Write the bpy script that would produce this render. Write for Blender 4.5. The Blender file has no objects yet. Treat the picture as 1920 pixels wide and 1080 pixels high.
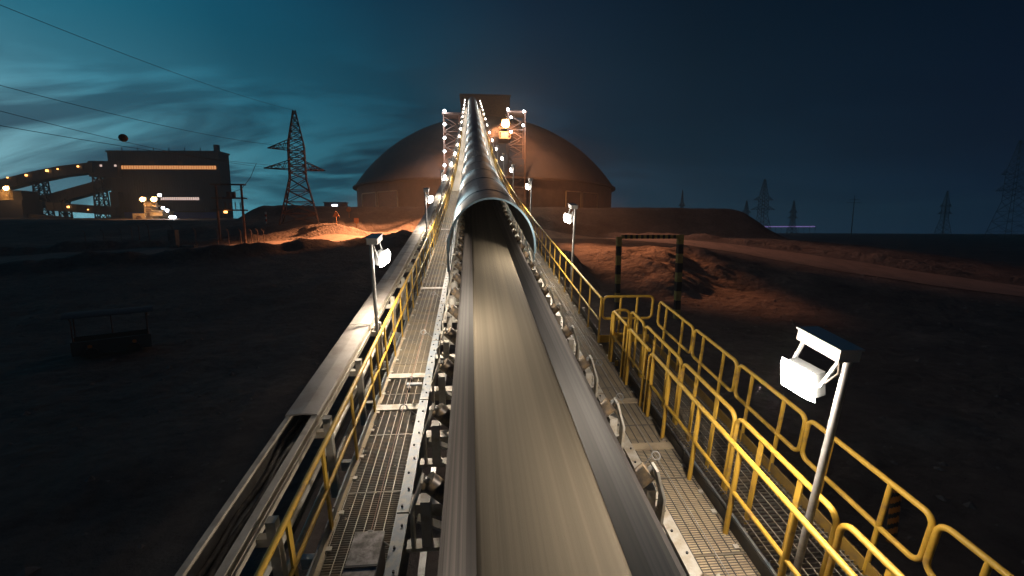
import bpy, math, random
import numpy as np
from mathutils import Vector, Matrix, noise as mnoise
R = math.radians
random.seed(7)
scene = bpy.context.scene
C = scene.collection

# ------------------------------------------------------------------ camera
CZ = 7.0                       # camera height above the near ground (m)
F_PX = 850.0                   # focal length in pixels of the 1920 wide photo
PITCH = math.atan(110/850); YAW = R(5.025); INC = R(9.29)
cam_d = bpy.data.cameras.new('camera'); cam = bpy.data.objects.new('camera', cam_d); C.objects.link(cam)
cam_d.sensor_width = 36.0; cam_d.lens = 36.0*F_PX/1920.0
cam_d.clip_start = 0.05; cam_d.clip_end = 20000
cam.location = (0, 0, CZ); cam.rotation_euler = (math.pi/2-PITCH, 0, -YAW)
scene.camera = cam

# ------------------------------------------------------------------ sky (dusk: sun just under the horizon, far left)
SUNAZ = R(-62)
world = bpy.data.worlds.new('World'); scene.world = world; world.use_nodes = True
wn = world.node_tree.nodes; wl = world.node_tree.links
wn.clear()
def N_(nodes, t, **k):
    n = nodes.new(t)
    for a, b in k.items():
        if a == 'inp':
            for i, v in b.items(): n.inputs[i].default_value = v
        else: setattr(n, a, b)
    return n
def ramp(n, stops, interp='EASE'):
    r = n.color_ramp; r.interpolation = interp
    while len(r.elements) > len(stops): r.elements.remove(r.elements[-1])
    while len(r.elements) < len(stops): r.elements.new(0.5)
    for e, (p, c) in zip(r.elements, stops):
        e.position = p; e.color = (c[0], c[1], c[2], 1) if hasattr(c, '__len__') else (c, c, c, 1)
out = N_(wn, 'ShaderNodeOutputWorld'); bg = N_(wn, 'ShaderNodeBackground', inp={'Strength': 1.0})
tc = N_(wn, 'ShaderNodeTexCoord')
nrm = N_(wn, 'ShaderNodeVectorMath', operation='NORMALIZE'); wl.new(tc.outputs['Generated'], nrm.inputs[0])
dot = N_(wn, 'ShaderNodeVectorMath', operation='DOT_PRODUCT'); wl.new(nrm.outputs[0], dot.inputs[0])
dot.inputs[1].default_value = (math.sin(SUNAZ), math.cos(SUNAZ), 0)
half = N_(wn, 'ShaderNodeMath', operation='MULTIPLY_ADD', inp={1: 0.5, 2: 0.5}); wl.new(dot.outputs['Value'], half.inputs[0])
azr = N_(wn, 'ShaderNodeValToRGB'); wl.new(half.outputs[0], azr.inputs[0])
ramp(azr, [(0.0, (.0025, .005, .014)), (0.30, (.0035, .010, .024)), (0.52, (.0058, .021, .038)), (0.66, (.0075, .038, .068)),
           (0.78, (.011, .085, .130)), (0.88, (.034, .180, .250)), (0.94, (.10, .33, .42)), (1.0, (.26, .50, .58))], 'LINEAR')
sep = N_(wn, 'ShaderNodeSeparateXYZ'); wl.new(nrm.outputs[0], sep.inputs[0])
elr = N_(wn, 'ShaderNodeValToRGB'); wl.new(sep.outputs['Z'], elr.inputs[0])
ramp(elr, [(0.0, (2.5, 2.35, 2.25)), (0.06, (1.85, 1.8, 1.72)), (0.13, (1.18, 1.14, 1.12)), (0.22, (.60, .78, .84)), (0.34, (.17, .50, .60)), (0.45, (.06, .34, .47)), (1.0, (.05, .12, .25))], 'LINEAR')
mul = N_(wn, 'ShaderNodeMix', data_type='RGBA', blend_type='MULTIPLY', inp={'Factor': 1.0})
wl.new(azr.outputs[0], mul.inputs['A']); wl.new(elr.outputs[0], mul.inputs['B'])
# clouds: noise on a flat layer overhead, streaked
zz = N_(wn, 'ShaderNodeMath', operation='ADD', inp={1: 0.34}); wl.new(sep.outputs['Z'], zz.inputs[0])
dx = N_(wn, 'ShaderNodeMath', operation='DIVIDE'); wl.new(sep.outputs['X'], dx.inputs[0]); wl.new(zz.outputs[0], dx.inputs[1])
dy = N_(wn, 'ShaderNodeMath', operation='DIVIDE'); wl.new(sep.outputs['Y'], dy.inputs[0]); wl.new(zz.outputs[0], dy.inputs[1])
cmb = N_(wn, 'ShaderNodeCombineXYZ'); wl.new(dx.outputs[0], cmb.inputs[0]); wl.new(dy.outputs[0], cmb.inputs[1])
mp = N_(wn, 'ShaderNodeMapping'); wl.new(cmb.outputs[0], mp.inputs[0])
mp.inputs['Rotation'].default_value = (0, 0, R(-18)); mp.inputs['Scale'].default_value = (0.8, 2.0, 1)
mp.inputs['Location'].default_value = (2.3, 0.9, 0)
nz = N_(wn, 'ShaderNodeTexNoise', inp={'Scale': 1.5, 'Detail': 8, 'Roughness': .55, 'Distortion': .8}); wl.new(mp.outputs[0], nz.inputs['Vector'])
cr = N_(wn, 'ShaderNodeValToRGB'); wl.new(nz.outputs['Fac'], cr.inputs[0]); ramp(cr, [(0.38, 0.0), (0.56, 1.0)])
ce = N_(wn, 'ShaderNodeValToRGB'); wl.new(sep.outputs['Z'], ce.inputs[0]); ramp(ce, [(0.0, .45), (0.05, .8), (0.13, 1.0), (0.20, .8), (0.28, .3), (0.40, 0.0)])
cf = N_(wn, 'ShaderNodeMath', operation='MULTIPLY'); wl.new(cr.outputs[0], cf.inputs[0]); wl.new(ce.outputs[0], cf.inputs[1])
ca = N_(wn, 'ShaderNodeValToRGB'); wl.new(half.outputs[0], ca.inputs[0]); ramp(ca, [(.50, .12), (.72, .9), (1.0, .95)])
cf2 = N_(wn, 'ShaderNodeMath', operation='MULTIPLY'); wl.new(cf.outputs[0], cf2.inputs[0]); wl.new(ca.outputs[0], cf2.inputs[1])
cl = N_(wn, 'ShaderNodeMix', data_type='RGBA', blend_type='MULTIPLY'); wl.new(cf2.outputs[0], cl.inputs['Factor'])
wl.new(mul.outputs['Result'], cl.inputs['A']); cl.inputs['B'].default_value = (.15, .17, .22, 1)
sky = N_(wn, 'ShaderNodeTexSky', sky_type='NISHITA', sun_disc=False, sun_elevation=R(-4), sun_rotation=SUNAZ)
skm = N_(wn, 'ShaderNodeMix', data_type='RGBA', blend_type='ADD', inp={'Factor': 0.006})
wl.new(cl.outputs['Result'], skm.inputs['A']); wl.new(sky.outputs[0], skm.inputs['B'])
wl.new(skm.outputs['Result'], bg.inputs['Color']); wl.new(bg.outputs[0], out.inputs['Surface'])

vs = scene.view_settings; vs.view_transform = 'Standard'; vs.look = 'None'; vs.exposure = 0; vs.gamma = 1
scene.render.engine = 'CYCLES'
cy = scene.cycles
cy.use_denoising = True; cy.use_light_tree = True; cy.max_bounces = 5; cy.diffuse_bounces = 3; cy.glossy_bounces = 3
cy.transmission_bounces = 2; cy.sample_clamp_indirect = 4.0; cy.caustics_reflective = False; cy.caustics_refractive = False

# ------------------------------------------------------------------ pixel rays (to measure positions off the photo once)
_fw = Vector((math.sin(YAW)*math.cos(PITCH), math.cos(YAW)*math.cos(PITCH), -math.sin(PITCH)))
_rt = Vector((math.cos(YAW), -math.sin(YAW), 0)); _up = _rt.cross(_fw)
CAM = Vector((0, 0, CZ))
def at(px, py, Y):
    d = _rt*(px-960) + _fw*F_PX - _up*(py-540)
    return CAM + d*(Y/d.y)

# ------------------------------------------------------------------ conveyor frame: s along, X across, m above the belt lips
U = 1.25
CX = 0.535
def theta(s):
    t2 = R(18.6)
    return INC if s < 8 else (t2 if s > 65 else INC+(t2-INC)*(s-8)/57)
_DS = .05; _S0 = -8.0; _n = int(150/_DS)
_ss = _S0+np.arange(_n)*_DS
_th = np.array([theta(v) for v in _ss])
_yy = np.cumsum(np.cos(_th))*_DS; _zz = np.cumsum(np.sin(_th))*_DS
_i0 = int(8/_DS)
_yy += 2.5*math.sin(INC)-_yy[_i0]; _zz += -2.5*math.cos(INC)-_zz[_i0]
def PP(s, X, m):
    y = float(np.interp(s, _ss, _yy)); z = float(np.interp(s, _ss, _zz)); t = theta(s)
    return Vector((X*U, (y-m*math.sin(t))*U, (z+m*math.cos(t))*U+CZ))
def AX(s):
    t = theta(s); return Vector((1, 0, 0)), Vector((0, math.cos(t), math.sin(t))), Vector((0, -math.sin(t), math.cos(t)))
def MAT(s, X, m, scale=U):
    a, b, c = AX(s); M = Matrix((a, b, c)).transposed().to_4x4(); M.translation = PP(s, X, m)
    return M
def steps(s0, s1, d=1.0):
    n = max(1, int(math.ceil((s1-s0)/d))) if s1 > 8 else 1
    return [s0+(s1-s0)*i/n for i in range(n+1)]

# ------------------------------------------------------------------ mesh builder
class MB:
    def __init__(s): s.v = []; s.f = []; s.sm = []; s.mi = []; s.cur = 0
    def add(s, vs_, fs, smooth=False):
        o = len(s.v); s.v += [tuple(v) for v in vs_]
        s.f += [tuple(i+o for i in f) for f in fs]; s.sm += [smooth]*len(fs); s.mi += [s.cur]*len(fs); return s
    def use(s, k): s.cur = k; return s
    def obox(s, c, ax, h):
        c = Vector(c); vs_ = []
        for k in range(8):
            vs_.append(c+ax[0]*(h[0]*(1 if k & 1 else -1))+ax[1]*(h[1]*(1 if k & 2 else -1))+ax[2]*(h[2]*(1 if k & 4 else -1)))
        return s.add(vs_, [(0, 2, 3, 1), (4, 5, 7, 6), (0, 1, 5, 4), (2, 6, 7, 3), (0, 4, 6, 2), (1, 3, 7, 5)])
    def box(s, a, b):
        c = [(a[i]+b[i])/2 for i in range(3)]; h = [abs(b[i]-a[i])/2 for i in range(3)]
        return s.obox(c, (Vector((1, 0, 0)), Vector((0, 1, 0)), Vector((0, 0, 1))), h)
    def bar(s, p, q, w, h=None, up=Vector((0, 0, 1))):
        p = Vector(p); q = Vector(q); h = h or w
        d = (q-p); L = d.length; d = d/L
        if abs(d.dot(up)) > .95: up = Vector((0, 1, 0))
        x = d.cross(up).normalized(); u = x.cross(d)
        return s.obox((p+q)/2, (x, d, u), (w/2, L/2, h/2))
    def tube(s, pts, r, n=8, closed=False, r2=None):
        pts = [Vector(p) for p in pts]; m = len(pts); rings = []
        for i, p in enumerate(pts):
            if closed: d = pts[(i+1) % m]-pts[i-1]
            else: d = pts[min(i+1, m-1)]-pts[max(i-1, 0)]
            d.normalize()
            up = Vector((0, 0, 1)) if abs(d.z) < .9 else Vector((1, 0, 0))
            if i and rings:
                up = lastx
            x = d.cross(up); 
            if x.length < 1e-4: x = d.cross(Vector((0, 1, 0)))
            x.normalize(); y = x.cross(d).normalized(); lastx = y
            rr = r if r2 is None else r+(r2-r)*i/(m-1)
            rings.append([p+x*(rr*math.cos(2*math.pi*k/n))+y*(rr*math.sin(2*math.pi*k/n)) for k in range(n)])
        vs_ = [v for g in rings for v in g]; fs = []
        for i in range(m if closed else m-1):
            a = i*n; b = ((i+1) % m)*n
            for k in range(n): fs.append((a+k, a+(k+1) % n, b+(k+1) % n, b+k))
        s.add(vs_, fs, True)
        if not closed:
            s.add(rings[0], [tuple(range(n))]); s.add(rings[-1], [tuple(reversed(range(n)))])
        return s
    def sweep(s, prof, sl, closed=True, smooth=False, cap=True):
        n = len(prof); vs_ = []
        for t in sl: vs_ += [PP(t, X, m) for X, m in prof]
        fs = []
        for i in range(len(sl)-1):
            for k in range(n if closed else n-1):
                a = i*n+k; b = i*n+(k+1) % n; fs.append((a, b, b+n, a+n))
        s.add(vs_, fs, smooth)
        if closed and cap:
            s.add(vs_[:n], [tuple(reversed(range(n)))]); s.add(vs_[-n:], [tuple(range(n))])
        return s
    def sbox(s, s0, s1, X0, X1, m0, m1, d=1.5):
        return s.sweep([(X0, m0), (X1, m0), (X1, m1), (X0, m1)], steps(s0, s1, d))
    def build(s, name, mat, parent=None, origin=None):
        if parent is not None: o = parent.matrix_world.translation if parent.type == 'EMPTY' else Vector(parent['_o'])
        else: o = Vector(origin) if origin is not None else None
        if o is None:
            a = np.array(s.v); o = Vector(((a[:, 0].min()+a[:, 0].max())/2, (a[:, 1].min()+a[:, 1].max())/2, a[:, 2].min()))
        me = bpy.data.meshes.new(name); me.from_pydata([(v[0]-o.x, v[1]-o.y, v[2]-o.z) for v in s.v], [], s.f)
        me.polygons.foreach_set('use_smooth', s.sm)
        for q in (mat if isinstance(mat, (list, tuple)) else [mat]): me.materials.append(q)
        me.polygons.foreach_set('material_index', s.mi); me.update()
        ob = bpy.data.objects.new(name, me); C.objects.link(ob); ob['_o'] = tuple(o)
        if parent is not None: ob.parent = parent
        else: ob.location = o
        return ob
def thing(name, label, cat, loc, group=None):
    o = bpy.data.objects.new(name, None); C.objects.link(o); o.location = loc; o.empty_display_size = .2
    o.matrix_world = Matrix.Translation(Vector(loc))
    return tag(o, label, cat, group)
def tag(o, label, cat, group=None, kind=None):
    o['label'] = label; o['category'] = cat
    if group: o['group'] = group
    if kind: o['kind'] = kind
    return o
def copy_tree(o, parent=None):
    c = o.copy(); C.objects.link(c)
    if parent is not None: c.parent = parent
    for ch in list(o.children): copy_tree(ch, c)
    return c
ORD = ['first', 'second', 'third', 'fourth', 'fifth', 'sixth', 'seventh', 'eighth', 'ninth', 'tenth', 'eleventh', 'twelfth',
       'thirteenth', 'fourteenth', 'fifteenth', 'sixteenth', 'seventeenth', 'eighteenth', 'nineteenth', 'twentieth']

# ------------------------------------------------------------------ materials
def mat(name, col, rough=.5, metal=0., col2=None, nscale=6., stretch=(1, 1, 1), lo=.4, hi=.65, bump=0., bscale=None, detail=5, world_co=False, spec=.5, along=False):
    m = bpy.data.materials.new(name); m.use_nodes = True
    n = m.node_tree.nodes; l = m.node_tree.links; b = n['Principled BSDF']
    b.inputs['Base Color'].default_value = (*col, 1); b.inputs['Roughness'].default_value = rough; b.inputs['Metallic'].default_value = metal
    b.inputs['Specular IOR Level'].default_value = spec
    if world_co:
        g = n.new('ShaderNodeNewGeometry'); co = g.outputs['Position']
    else:
        t = n.new('ShaderNodeTexCoord'); co = t.outputs['Object']
    mpn = n.new('ShaderNodeMapping'); mpn.inputs['Scale'].default_value = stretch; l.new(co, mpn.inputs[0])
    if along:          # run the pattern along the inclined belt
        mpn.vector_type = 'TEXTURE'; mpn.inputs['Rotation'].default_value = (INC, 0, 0); mpn.inputs['Scale'].default_value = tuple(1/v for v in stretch)
    if col2 is not None:
        z = n.new('ShaderNodeTexNoise'); z.inputs['Scale'].default_value = nscale; z.inputs['Detail'].default_value = detail; z.inputs['Roughness'].default_value = .6
        l.new(mpn.outputs[0], z.inputs['Vector'])
        r = n.new('ShaderNodeValToRGB'); l.new(z.outputs['Fac'], r.inputs[0]); ramp(r, [(lo, col), (hi, col2)])
        l.new(r.outputs[0], b.inputs['Base Color'])
        rr = n.new('ShaderNodeMath'); rr.operation = 'MULTIPLY_ADD'; rr.inputs[1].default_value = .25; rr.inputs[2].default_value = rough-.1
        l.new(z.outputs['Fac'], rr.inputs[0]); l.new(rr.outputs[0], b.inputs['Roughness'])
    if bump:
        z2 = n.new('ShaderNodeTexNoise'); z2.inputs['Scale'].default_value = bscale or nscale*3; z2.inputs['Detail'].default_value = 6
        l.new(mpn.outputs[0], z2.inputs['Vector'])
        bp = n.new('ShaderNodeBump'); bp.inputs['Strength'].default_value = bump; bp.inputs['Distance'].default_value = .02
        l.new(z2.outputs['Fac'], bp.inputs['Height']); l.new(bp.outputs[0], b.inputs['Normal'])
    return m
def emit(name, col, st):
    m = bpy.data.materials.new(name); m.use_nodes = True
    b = m.node_tree.nodes['Principled BSDF']; b.inputs['Base Color'].default_value = (.8, .8, .8, 1)
    b.inputs['Emission Color'].default_value = (*col, 1); b.inputs['Emission Strength'].default_value = st
    return m
M = {}
M['yellow'] = mat('yellow_paint', (.66, .41, .055), .45, 0, (.36, .22, .08), 6, lo=.50, hi=.74, bump=.08, bscale=40)
M['toey'] = mat('dusty_yellow_paint', (.34, .21, .04), .6, 0, (.22, .15, .06), 4)
M['galv'] = mat('galvanised_steel', (.42, .43, .43), .42, .55, (.30, .30, .30), 7, bump=.05)
M['greypaint'] = mat('grey_blue_paint', (.24, .29, .34), .45, .1, (.36, .36, .34), 9, bump=.06)
M['whitepaint'] = mat('dusty_white_steel', (.55, .54, .50), .5, .1, (.42, .37, .29), 6, bump=.05)
M['flange'] = mat('pale_tray_flange', (.66, .60, .50), .5, .0, (.48, .42, .34), 4)
M['traycover'] = mat('dusty_tray_cover', (.42, .39, .36), .5, .05, (.32, .28, .245), 2.5, bump=.04)
M['darksteel'] = mat('dark_steel', (.055, .06, .07), .5, .3, (.09, .085, .08), 5)
M['rubber'] = mat('dusty_rubber', (.06, .057, .058), .5, 0, (.19, .17, .155), 1.0, (20, .012, 20), .34, .72, detail=8, world_co=True, along=True)
M['cleanrubber'] = mat('dark_rubber', (.028, .027, .028), .5, 0, (.055, .05, .047), 1.0, (14, .012, 14), .35, .7, detail=6, world_co=True, along=True)
M['ore'] = mat('fine_ore', (.155, .134, .098), .85, 0, (.222, .192, .140), 1.0, (8, .03, 1), .3, .7, bump=.12, bscale=3, detail=9, world_co=True, along=True)
M['hood'] = mat('blue_grey_sheet', (.07, .125, .175), .56, 0, (.055, .095, .135), 3, lo=.35, hi=.75, bump=.02, bscale=2, spec=.3)
M['hoodshade'] = mat('hood_inner_shade', (.035, .037, .04), .8, 0, (.06, .055, .05), 4)  # near-black inside face: the hood's interior shade put into the colour
M['hoodin'] = mat('hood_leg_blue', (.075, .135, .18), .5, .1, (.05, .09, .12), 6)
M['grate'] = mat('grating_steel', (.17, .165, .15), .55, .3, (.27, .23, .17), 3)
M['grate_rod'] = mat('grating_rod', (.42, .40, .34), .5, .2, (.34, .29, .22), 6)
M['dust'] = mat('caked_dust', (.50, .42, .30), .9, 0, (.36, .295, .21), 3.5, lo=.35, hi=.7, bump=.5, bscale=30)
M['roller'] = mat('roller_steel', (.10, .09, .085), .4, .3, (.30, .22, .13), 8)
M['cable'] = mat('black_cable', (.06, .055, .05), .6, 0, (.15, .125, .10), 9)
M['box'] = mat('brown_box', (.10, .075, .055), .6, .1, (.16, .12, .09), 8)
M['lid'] = mat('worn_lid', (.34, .32, .31), .4, .6, (.14, .13, .12), 9, bump=.3, bscale=12)
M['cord'] = mat('red_cord', (.34, .20, .15), .6)
M['lamp'] = emit('lamp_lens', (1, .93, .82), 45)
M['lampw'] = emit('cool_lamp_lens', (.85, .95, 1.0), 30)
M['lampo'] = emit('sodium_lamp_lens', (1, .50, .14), 40)
M['house'] = mat('lamp_housing', (.55, .55, .54), .4, .3)
M['dome'] = mat('dome_sheet', (.10, .085, .085), .75, 0, (.13, .105, .10), .25, (1, 1, .25), bump=.05)
M['domewall'] = mat('dome_wall', (.12, .09, .08), .75, 0, (.15, .11, .095), .6)
M['rust'] = mat('brown_steel', (.20, .12, .09), .6, .2, (.13, .09, .075), 2)
M['plant'] = mat('plant_cladding', (.045, .05, .075), .6, .1, (.06, .065, .09), .3, (1, 1, .1))
M['plantblue'] = mat('plant_blue_band', (.06, .12, .42), .6, 0, (.07, .13, .46), .4)
M['winorange'] = emit('window_glow', (1, .40, .13), .85)
M['winwhite'] = emit('window_glow_white', (1, .72, .62), .85)
M['spotorange'] = emit('small_orange_light', (1, .42, .10), 6)
M['cream'] = mat('cream_machine', (.55, .45, .30), .5, .1, (.42, .33, .2), .8)
M['blackp'] = mat('black_paint', (.018, .018, .02), .5)
M['gantyellow'] = mat('dull_yellow_paint', (.55, .38, .10), .6, 0, (.40, .27, .07), 3)
M['orangep'] = mat('orange_paint', (.55, .17, .02), .5)
M['concrete'] = mat('concrete', (.24, .21, .19), .8, 0, (.17, .15, .14), 2)
M['ball'] = mat('marker_orange', (.50, .15, .05), .6)
M['wire'] = mat('wire_dark', (.02, .02, .022), .6)
M['canvas'] = mat('pale_canvas', (.07, .065, .075), .9)
M['tubrust'] = mat('dark_red_paint', (.12, .035, .025), .6)
M['tubgreen'] = mat('dark_green_paint', (.035, .05, .06), .6)
M['signp'] = mat('sign_orange', (.45, .20, .08), .6)
M['signw'] = mat('sign_white', (.6, .6, .6), .5)
M['signr'] = mat('sign_red', (.4, .05, .04), .5)
M['streak'] = emit('far_road_light', (.45, .30, .85), .55)
M['stone'] = mat('grey_brown_stone', (.20, .165, .15), .9, 0, (.13, .11, .10), 3)
M['road'] = mat('dirt_road', (.26, .19, .15), .9, 0, (.19, .14, .115), .8, (1, .3, 1), bump=.3, bscale=4)

# ground material: dry brown earth
def ground_mat():
    m = bpy.data.materials.new('dry_earth'); m.use_nodes = True
    n = m.node_tree.nodes; l = m.node_tree.links; b = n['Principled BSDF']; b.inputs['Roughness'].default_value = .95
    b.inputs['Specular IOR Level'].default_value = .1
    g = n.new('ShaderNodeNewGeometry')
    z1 = n.new('ShaderNodeTexNoise'); z1.inputs['Scale'].default_value = .12; z1.inputs['Detail'].default_value = 8; z1.inputs['Roughness'].default_value = .65; l.new(g.outputs['Position'], z1.inputs['Vector'])
    r = n.new('ShaderNodeValToRGB'); l.new(z1.outputs['Fac'], r.inputs[0])
    ramp(r, [(.32, (.085, .07, .066)), (.5, (.14, .112, .10)), (.68, (.21, .165, .14))])
    z2 = n.new('ShaderNodeTexNoise'); z2.inputs['Scale'].default_value = 1.6; z2.inputs['Detail'].default_value = 10; z2.inputs['Roughness'].default_value = .7; l.new(g.outputs['Position'], z2.inputs['Vector'])
    v = n.new('ShaderNodeTexVoronoi'); v.inputs['Scale'].default_value = 2.2; l.new(g.outputs['Position'], v.inputs['Vector'])
    mx = n.new('ShaderNodeMix'); mx.data_type = 'RGBA'; mx.blend_type = 'OVERLAY'; mx.inputs['Factor'].default_value = .6
    l.new(r.outputs[0], mx.inputs['A']); l.new(z2.outputs['Fac'], mx.inputs['B']); l.new(mx.outputs['Result'], b.inputs['Base Color'])
    ad = n.new('ShaderNodeMath'); ad.operation = 'MULTIPLY_ADD'; ad.inputs[1].default_value = -.35; l.new(v.outputs['Distance'], ad.inputs[0]); l.new(z2.outputs['Fac'], ad.inputs[2])
    bp = n.new('ShaderNodeBump'); bp.inputs['Strength'].default_value = .9; bp.inputs['Distance'].default_value = .25
    l.new(ad.outputs[0], bp.inputs['Height']); l.new(bp.outputs[0], b.inputs['Normal'])
    return m
M['ground'] = ground_mat()

# ------------------------------------------------------------------ terrain
def ss(x, a, b):
    t = np.clip((x-a)/(b-a), 0, 1); return t*t*(3-2*t)
def seg_d(x, y, pts):
    d = np.full_like(x, 1e9); side = np.zeros_like(x)
    for (x0, y0), (x1, y1) in zip(pts[:-1], pts[1:]):
        ax, ay = x1-x0, y1-y0; L2 = ax*ax+ay*ay
        t = np.clip(((x-x0)*ax+(y-y0)*ay)/L2, 0, 1)
        ex, ey = x-(x0+t*ax), y-(y0+t*ay); dd = np.hypot(ex, ey)
        k = dd < d; side = np.where(k, np.sign(ax*ey-ay*ex), side); d = np.where(k, dd, d)
    return d, side
ROAD_R = [(2, 96), (22, 90), (36, 76), (45, 60), (52, 46), (64, 30), (90, 8)]
ROAD_L = [(4, 92), (-12, 88), (-24, 78), (-38, 68), (-60, 58), (-100, 46)]
def vnoise(x, y, sc, seed):
    xi = np.floor(x/sc).astype(np.int64); yi = np.floor(y/sc).astype(np.int64); fx = x/sc-xi; fy = y/sc-yi
    fx = fx*fx*(3-2*fx); fy = fy*fy*(3-2*fy)
    def h(a, b):
        v = (a*374761393+b*668265263+seed*1442695) & 0xffffffff
        v = ((v ^ (v >> 13))*1274126177) & 0xffffffff
        return ((v ^ (v >> 16)) & 0xffff)/65535.0
    return (h(xi, yi)*(1-fx)+h(xi+1, yi)*fx)*(1-fy)+(h(xi, yi+1)*(1-fx)+h(xi+1, yi+1)*fx)*fy-.5
def fbm(x, y, sc, seed, o=4):
    r = 0; a = 1
    for k in range(o): r = r+a*vnoise(x, y, sc, seed+k); sc *= .5; a *= .5
    return r
def ghl(x, y):
    x = np.asarray(x, float); y = np.asarray(y, float)
    rf = 1-ss(x, 55, 110)
    z = 5.2*ss(y, 28, 85)*rf
    pad = ss(x, -58, -46)*(1-ss(x, 64, 76))
    z = z+np.maximum(7.0*ss(y, 90, 109)*pad, 3.9*ss(y, 84, 112)*(1-ss(x, -40, -20)))+3.0*ss(y, 130, 240)*(1-ss(x, -40, 0))
    z = z+np.maximum(0, 1-0*x)*2.3*ss(y, 79, 87)*(1-ss(y, 92, 104))*ss(x, -62, -48)*(1-ss(x, -30, -16))
    far = ss(np.hypot(x, y), 500, 1500); z = z*(1-far*ss(x, -300, 200))
    rough = .5+0*x
    def mound(cx, cy, rx, ry, h, rot=0., p=1.0):
        c, s_ = math.cos(rot), math.sin(rot); u = ((x-cx)*c+(y-cy)*s_)/rx; w = (-(x-cx)*s_+(y-cy)*c)/ry
        q = np.hypot(u, w)*(1+.22*fbm(x, y, 7, 31)); return h*(1-ss(q, .25, 1.0))
    dR, sR = seg_d(x, y, ROAD_R); dL, sL = seg_d(x, y, ROAD_L)
    m = mound(25, 56, 15, 14, 1.5, .25)+mound(20, 47, 7, 8, .9)+mound(34, 47, 10, 7, .9)+mound(8.5, 52, 6, 12, 2.3)
    m = m+mound(-10, 76, 6, 7, 1.6)+mound(-27, 94, 12, 5, 1.0, .4)
    m = m*ss(dR, 3.5, 7)*ss(dL, 3.5, 7)
    z = z+m
    z = z+1.1*np.exp(-((dR-7.2)/1.6)**2)*(sR > 0)*(.6+fbm(x, y, 5, 3))
    z = z+1.3*np.exp(-((dL-7.0)/1.8)**2)*(.7+fbm(x, y, 5, 9))*(1-ss(x, -18, -6))
    onroad = np.maximum(1-ss(dR, 4, 7), 1-ss(dL, 4, 7))
    amp = (.35+.10*np.clip(m, 0, 3.5)*2)*(1-.92*onroad)
    z = z+np.clip(m, 0, 2)*(.55*np.abs(fbm(x*1.0+y*.35, y*.35-x*.1, 3.2, 51, 4))-.12)*2
    z = z+amp*fbm(x, y, 9, 5, 5)*.9+(1-onroad)*.16*fbm(x, y, 1.6, 77, 3)
    # keep it clear of the conveyor
    return z
def gh(x, y): return float(ghl(np.array([x]), np.array([y]))[0])
def terrain():
    ang = np.concatenate([np.arange(-180, -62, 3.0), np.arange(-62, 72, .28), np.arange(72, 180, 3.0)])
    rad = np.concatenate([[0.0], 3*np.power(20/3, np.linspace(0, 1, 70, endpoint=False)), 20*np.power(6.5, np.linspace(0, 1, 420, endpoint=False)), 130*np.power(1000/130, np.linspace(0, 1, 110))])
    A = np.radians(ang); X = np.outer(rad, np.sin(A)); Y = np.outer(rad, np.cos(A)); Z = ghl(X, Y)
    Z[0, :] = Z[0, 0]
    na = len(ang); v = np.stack([X.ravel(), Y.ravel(), Z.ravel()], 1)
    i = np.arange(len(rad)-1)[:, None]*na; k = np.arange(na)[None, :]; k2 = (k+1) % na
    f = np.stack([(i+k), (i+k2), (i+na+k2), (i+na+k)], -1).reshape(-1, 4)
    me = bpy.data.meshes.new('ground'); me.from_pydata(v.tolist(), [], f.tolist())
    me.polygons.foreach_set('use_smooth', [True]*len(f)); me.materials.append(M['ground'])
    ob = bpy.data.objects.new('ground', me); C.objects.link(ob); ob['kind'] = 'structure'
    me.flip_normals() if me.polygons[5000].normal.z < 0 else None
    return ob
terrain()
def road(name, pts, w):
    P = []
    for (x0, y0), (x1, y1) in zip(pts[:-1], pts[1:]):
        n = int(math.hypot(x1-x0, y1-y0)/1.0)
        for i in range(n): P.append((x0+(x1-x0)*i/n, y0+(y1-y0)*i/n))
    for _ in range(30): P = [P[0]]+[((P[i-1][0]+P[i+1][0])/2, (P[i-1][1]+P[i+1][1])/2) for i in range(1, len(P)-1)]+[P[-1]]
    m = MB(); K = 13; vs_ = []
    for i, (x, y) in enumerate(P):
        a = P[max(i-1, 0)]; b = P[min(i+1, len(P)-1)]; dx_, dy_ = b[0]-a[0], b[1]-a[1]; L = math.hypot(dx_, dy_)
        wob = .5*math.sin(i*.23)+.3*math.sin(i*.71)
        for k in range(K):
            o = (k/(K-1)-.5)*(w+wob); px, py = x-dy_/L*o, y+dx_/L*o
            rut = -.05*math.exp(-((abs(o)-1.3)/.35)**2)
            vs_.append((px, py, gh(px, py)+.07+rut))
    fs = [(i*K+k, i*K+k+1, (i+1)*K+k+1, (i+1)*K+k) for i in range(len(P)-1) for k in range(K-1)]
    m.add(vs_, fs, True); o = m.build(name, M['road'], origin=(0, 0, 0)); o['kind'] = 'structure'
road('road', ROAD_R, 8.0); road('road', ROAD_L, 8.0)

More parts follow.
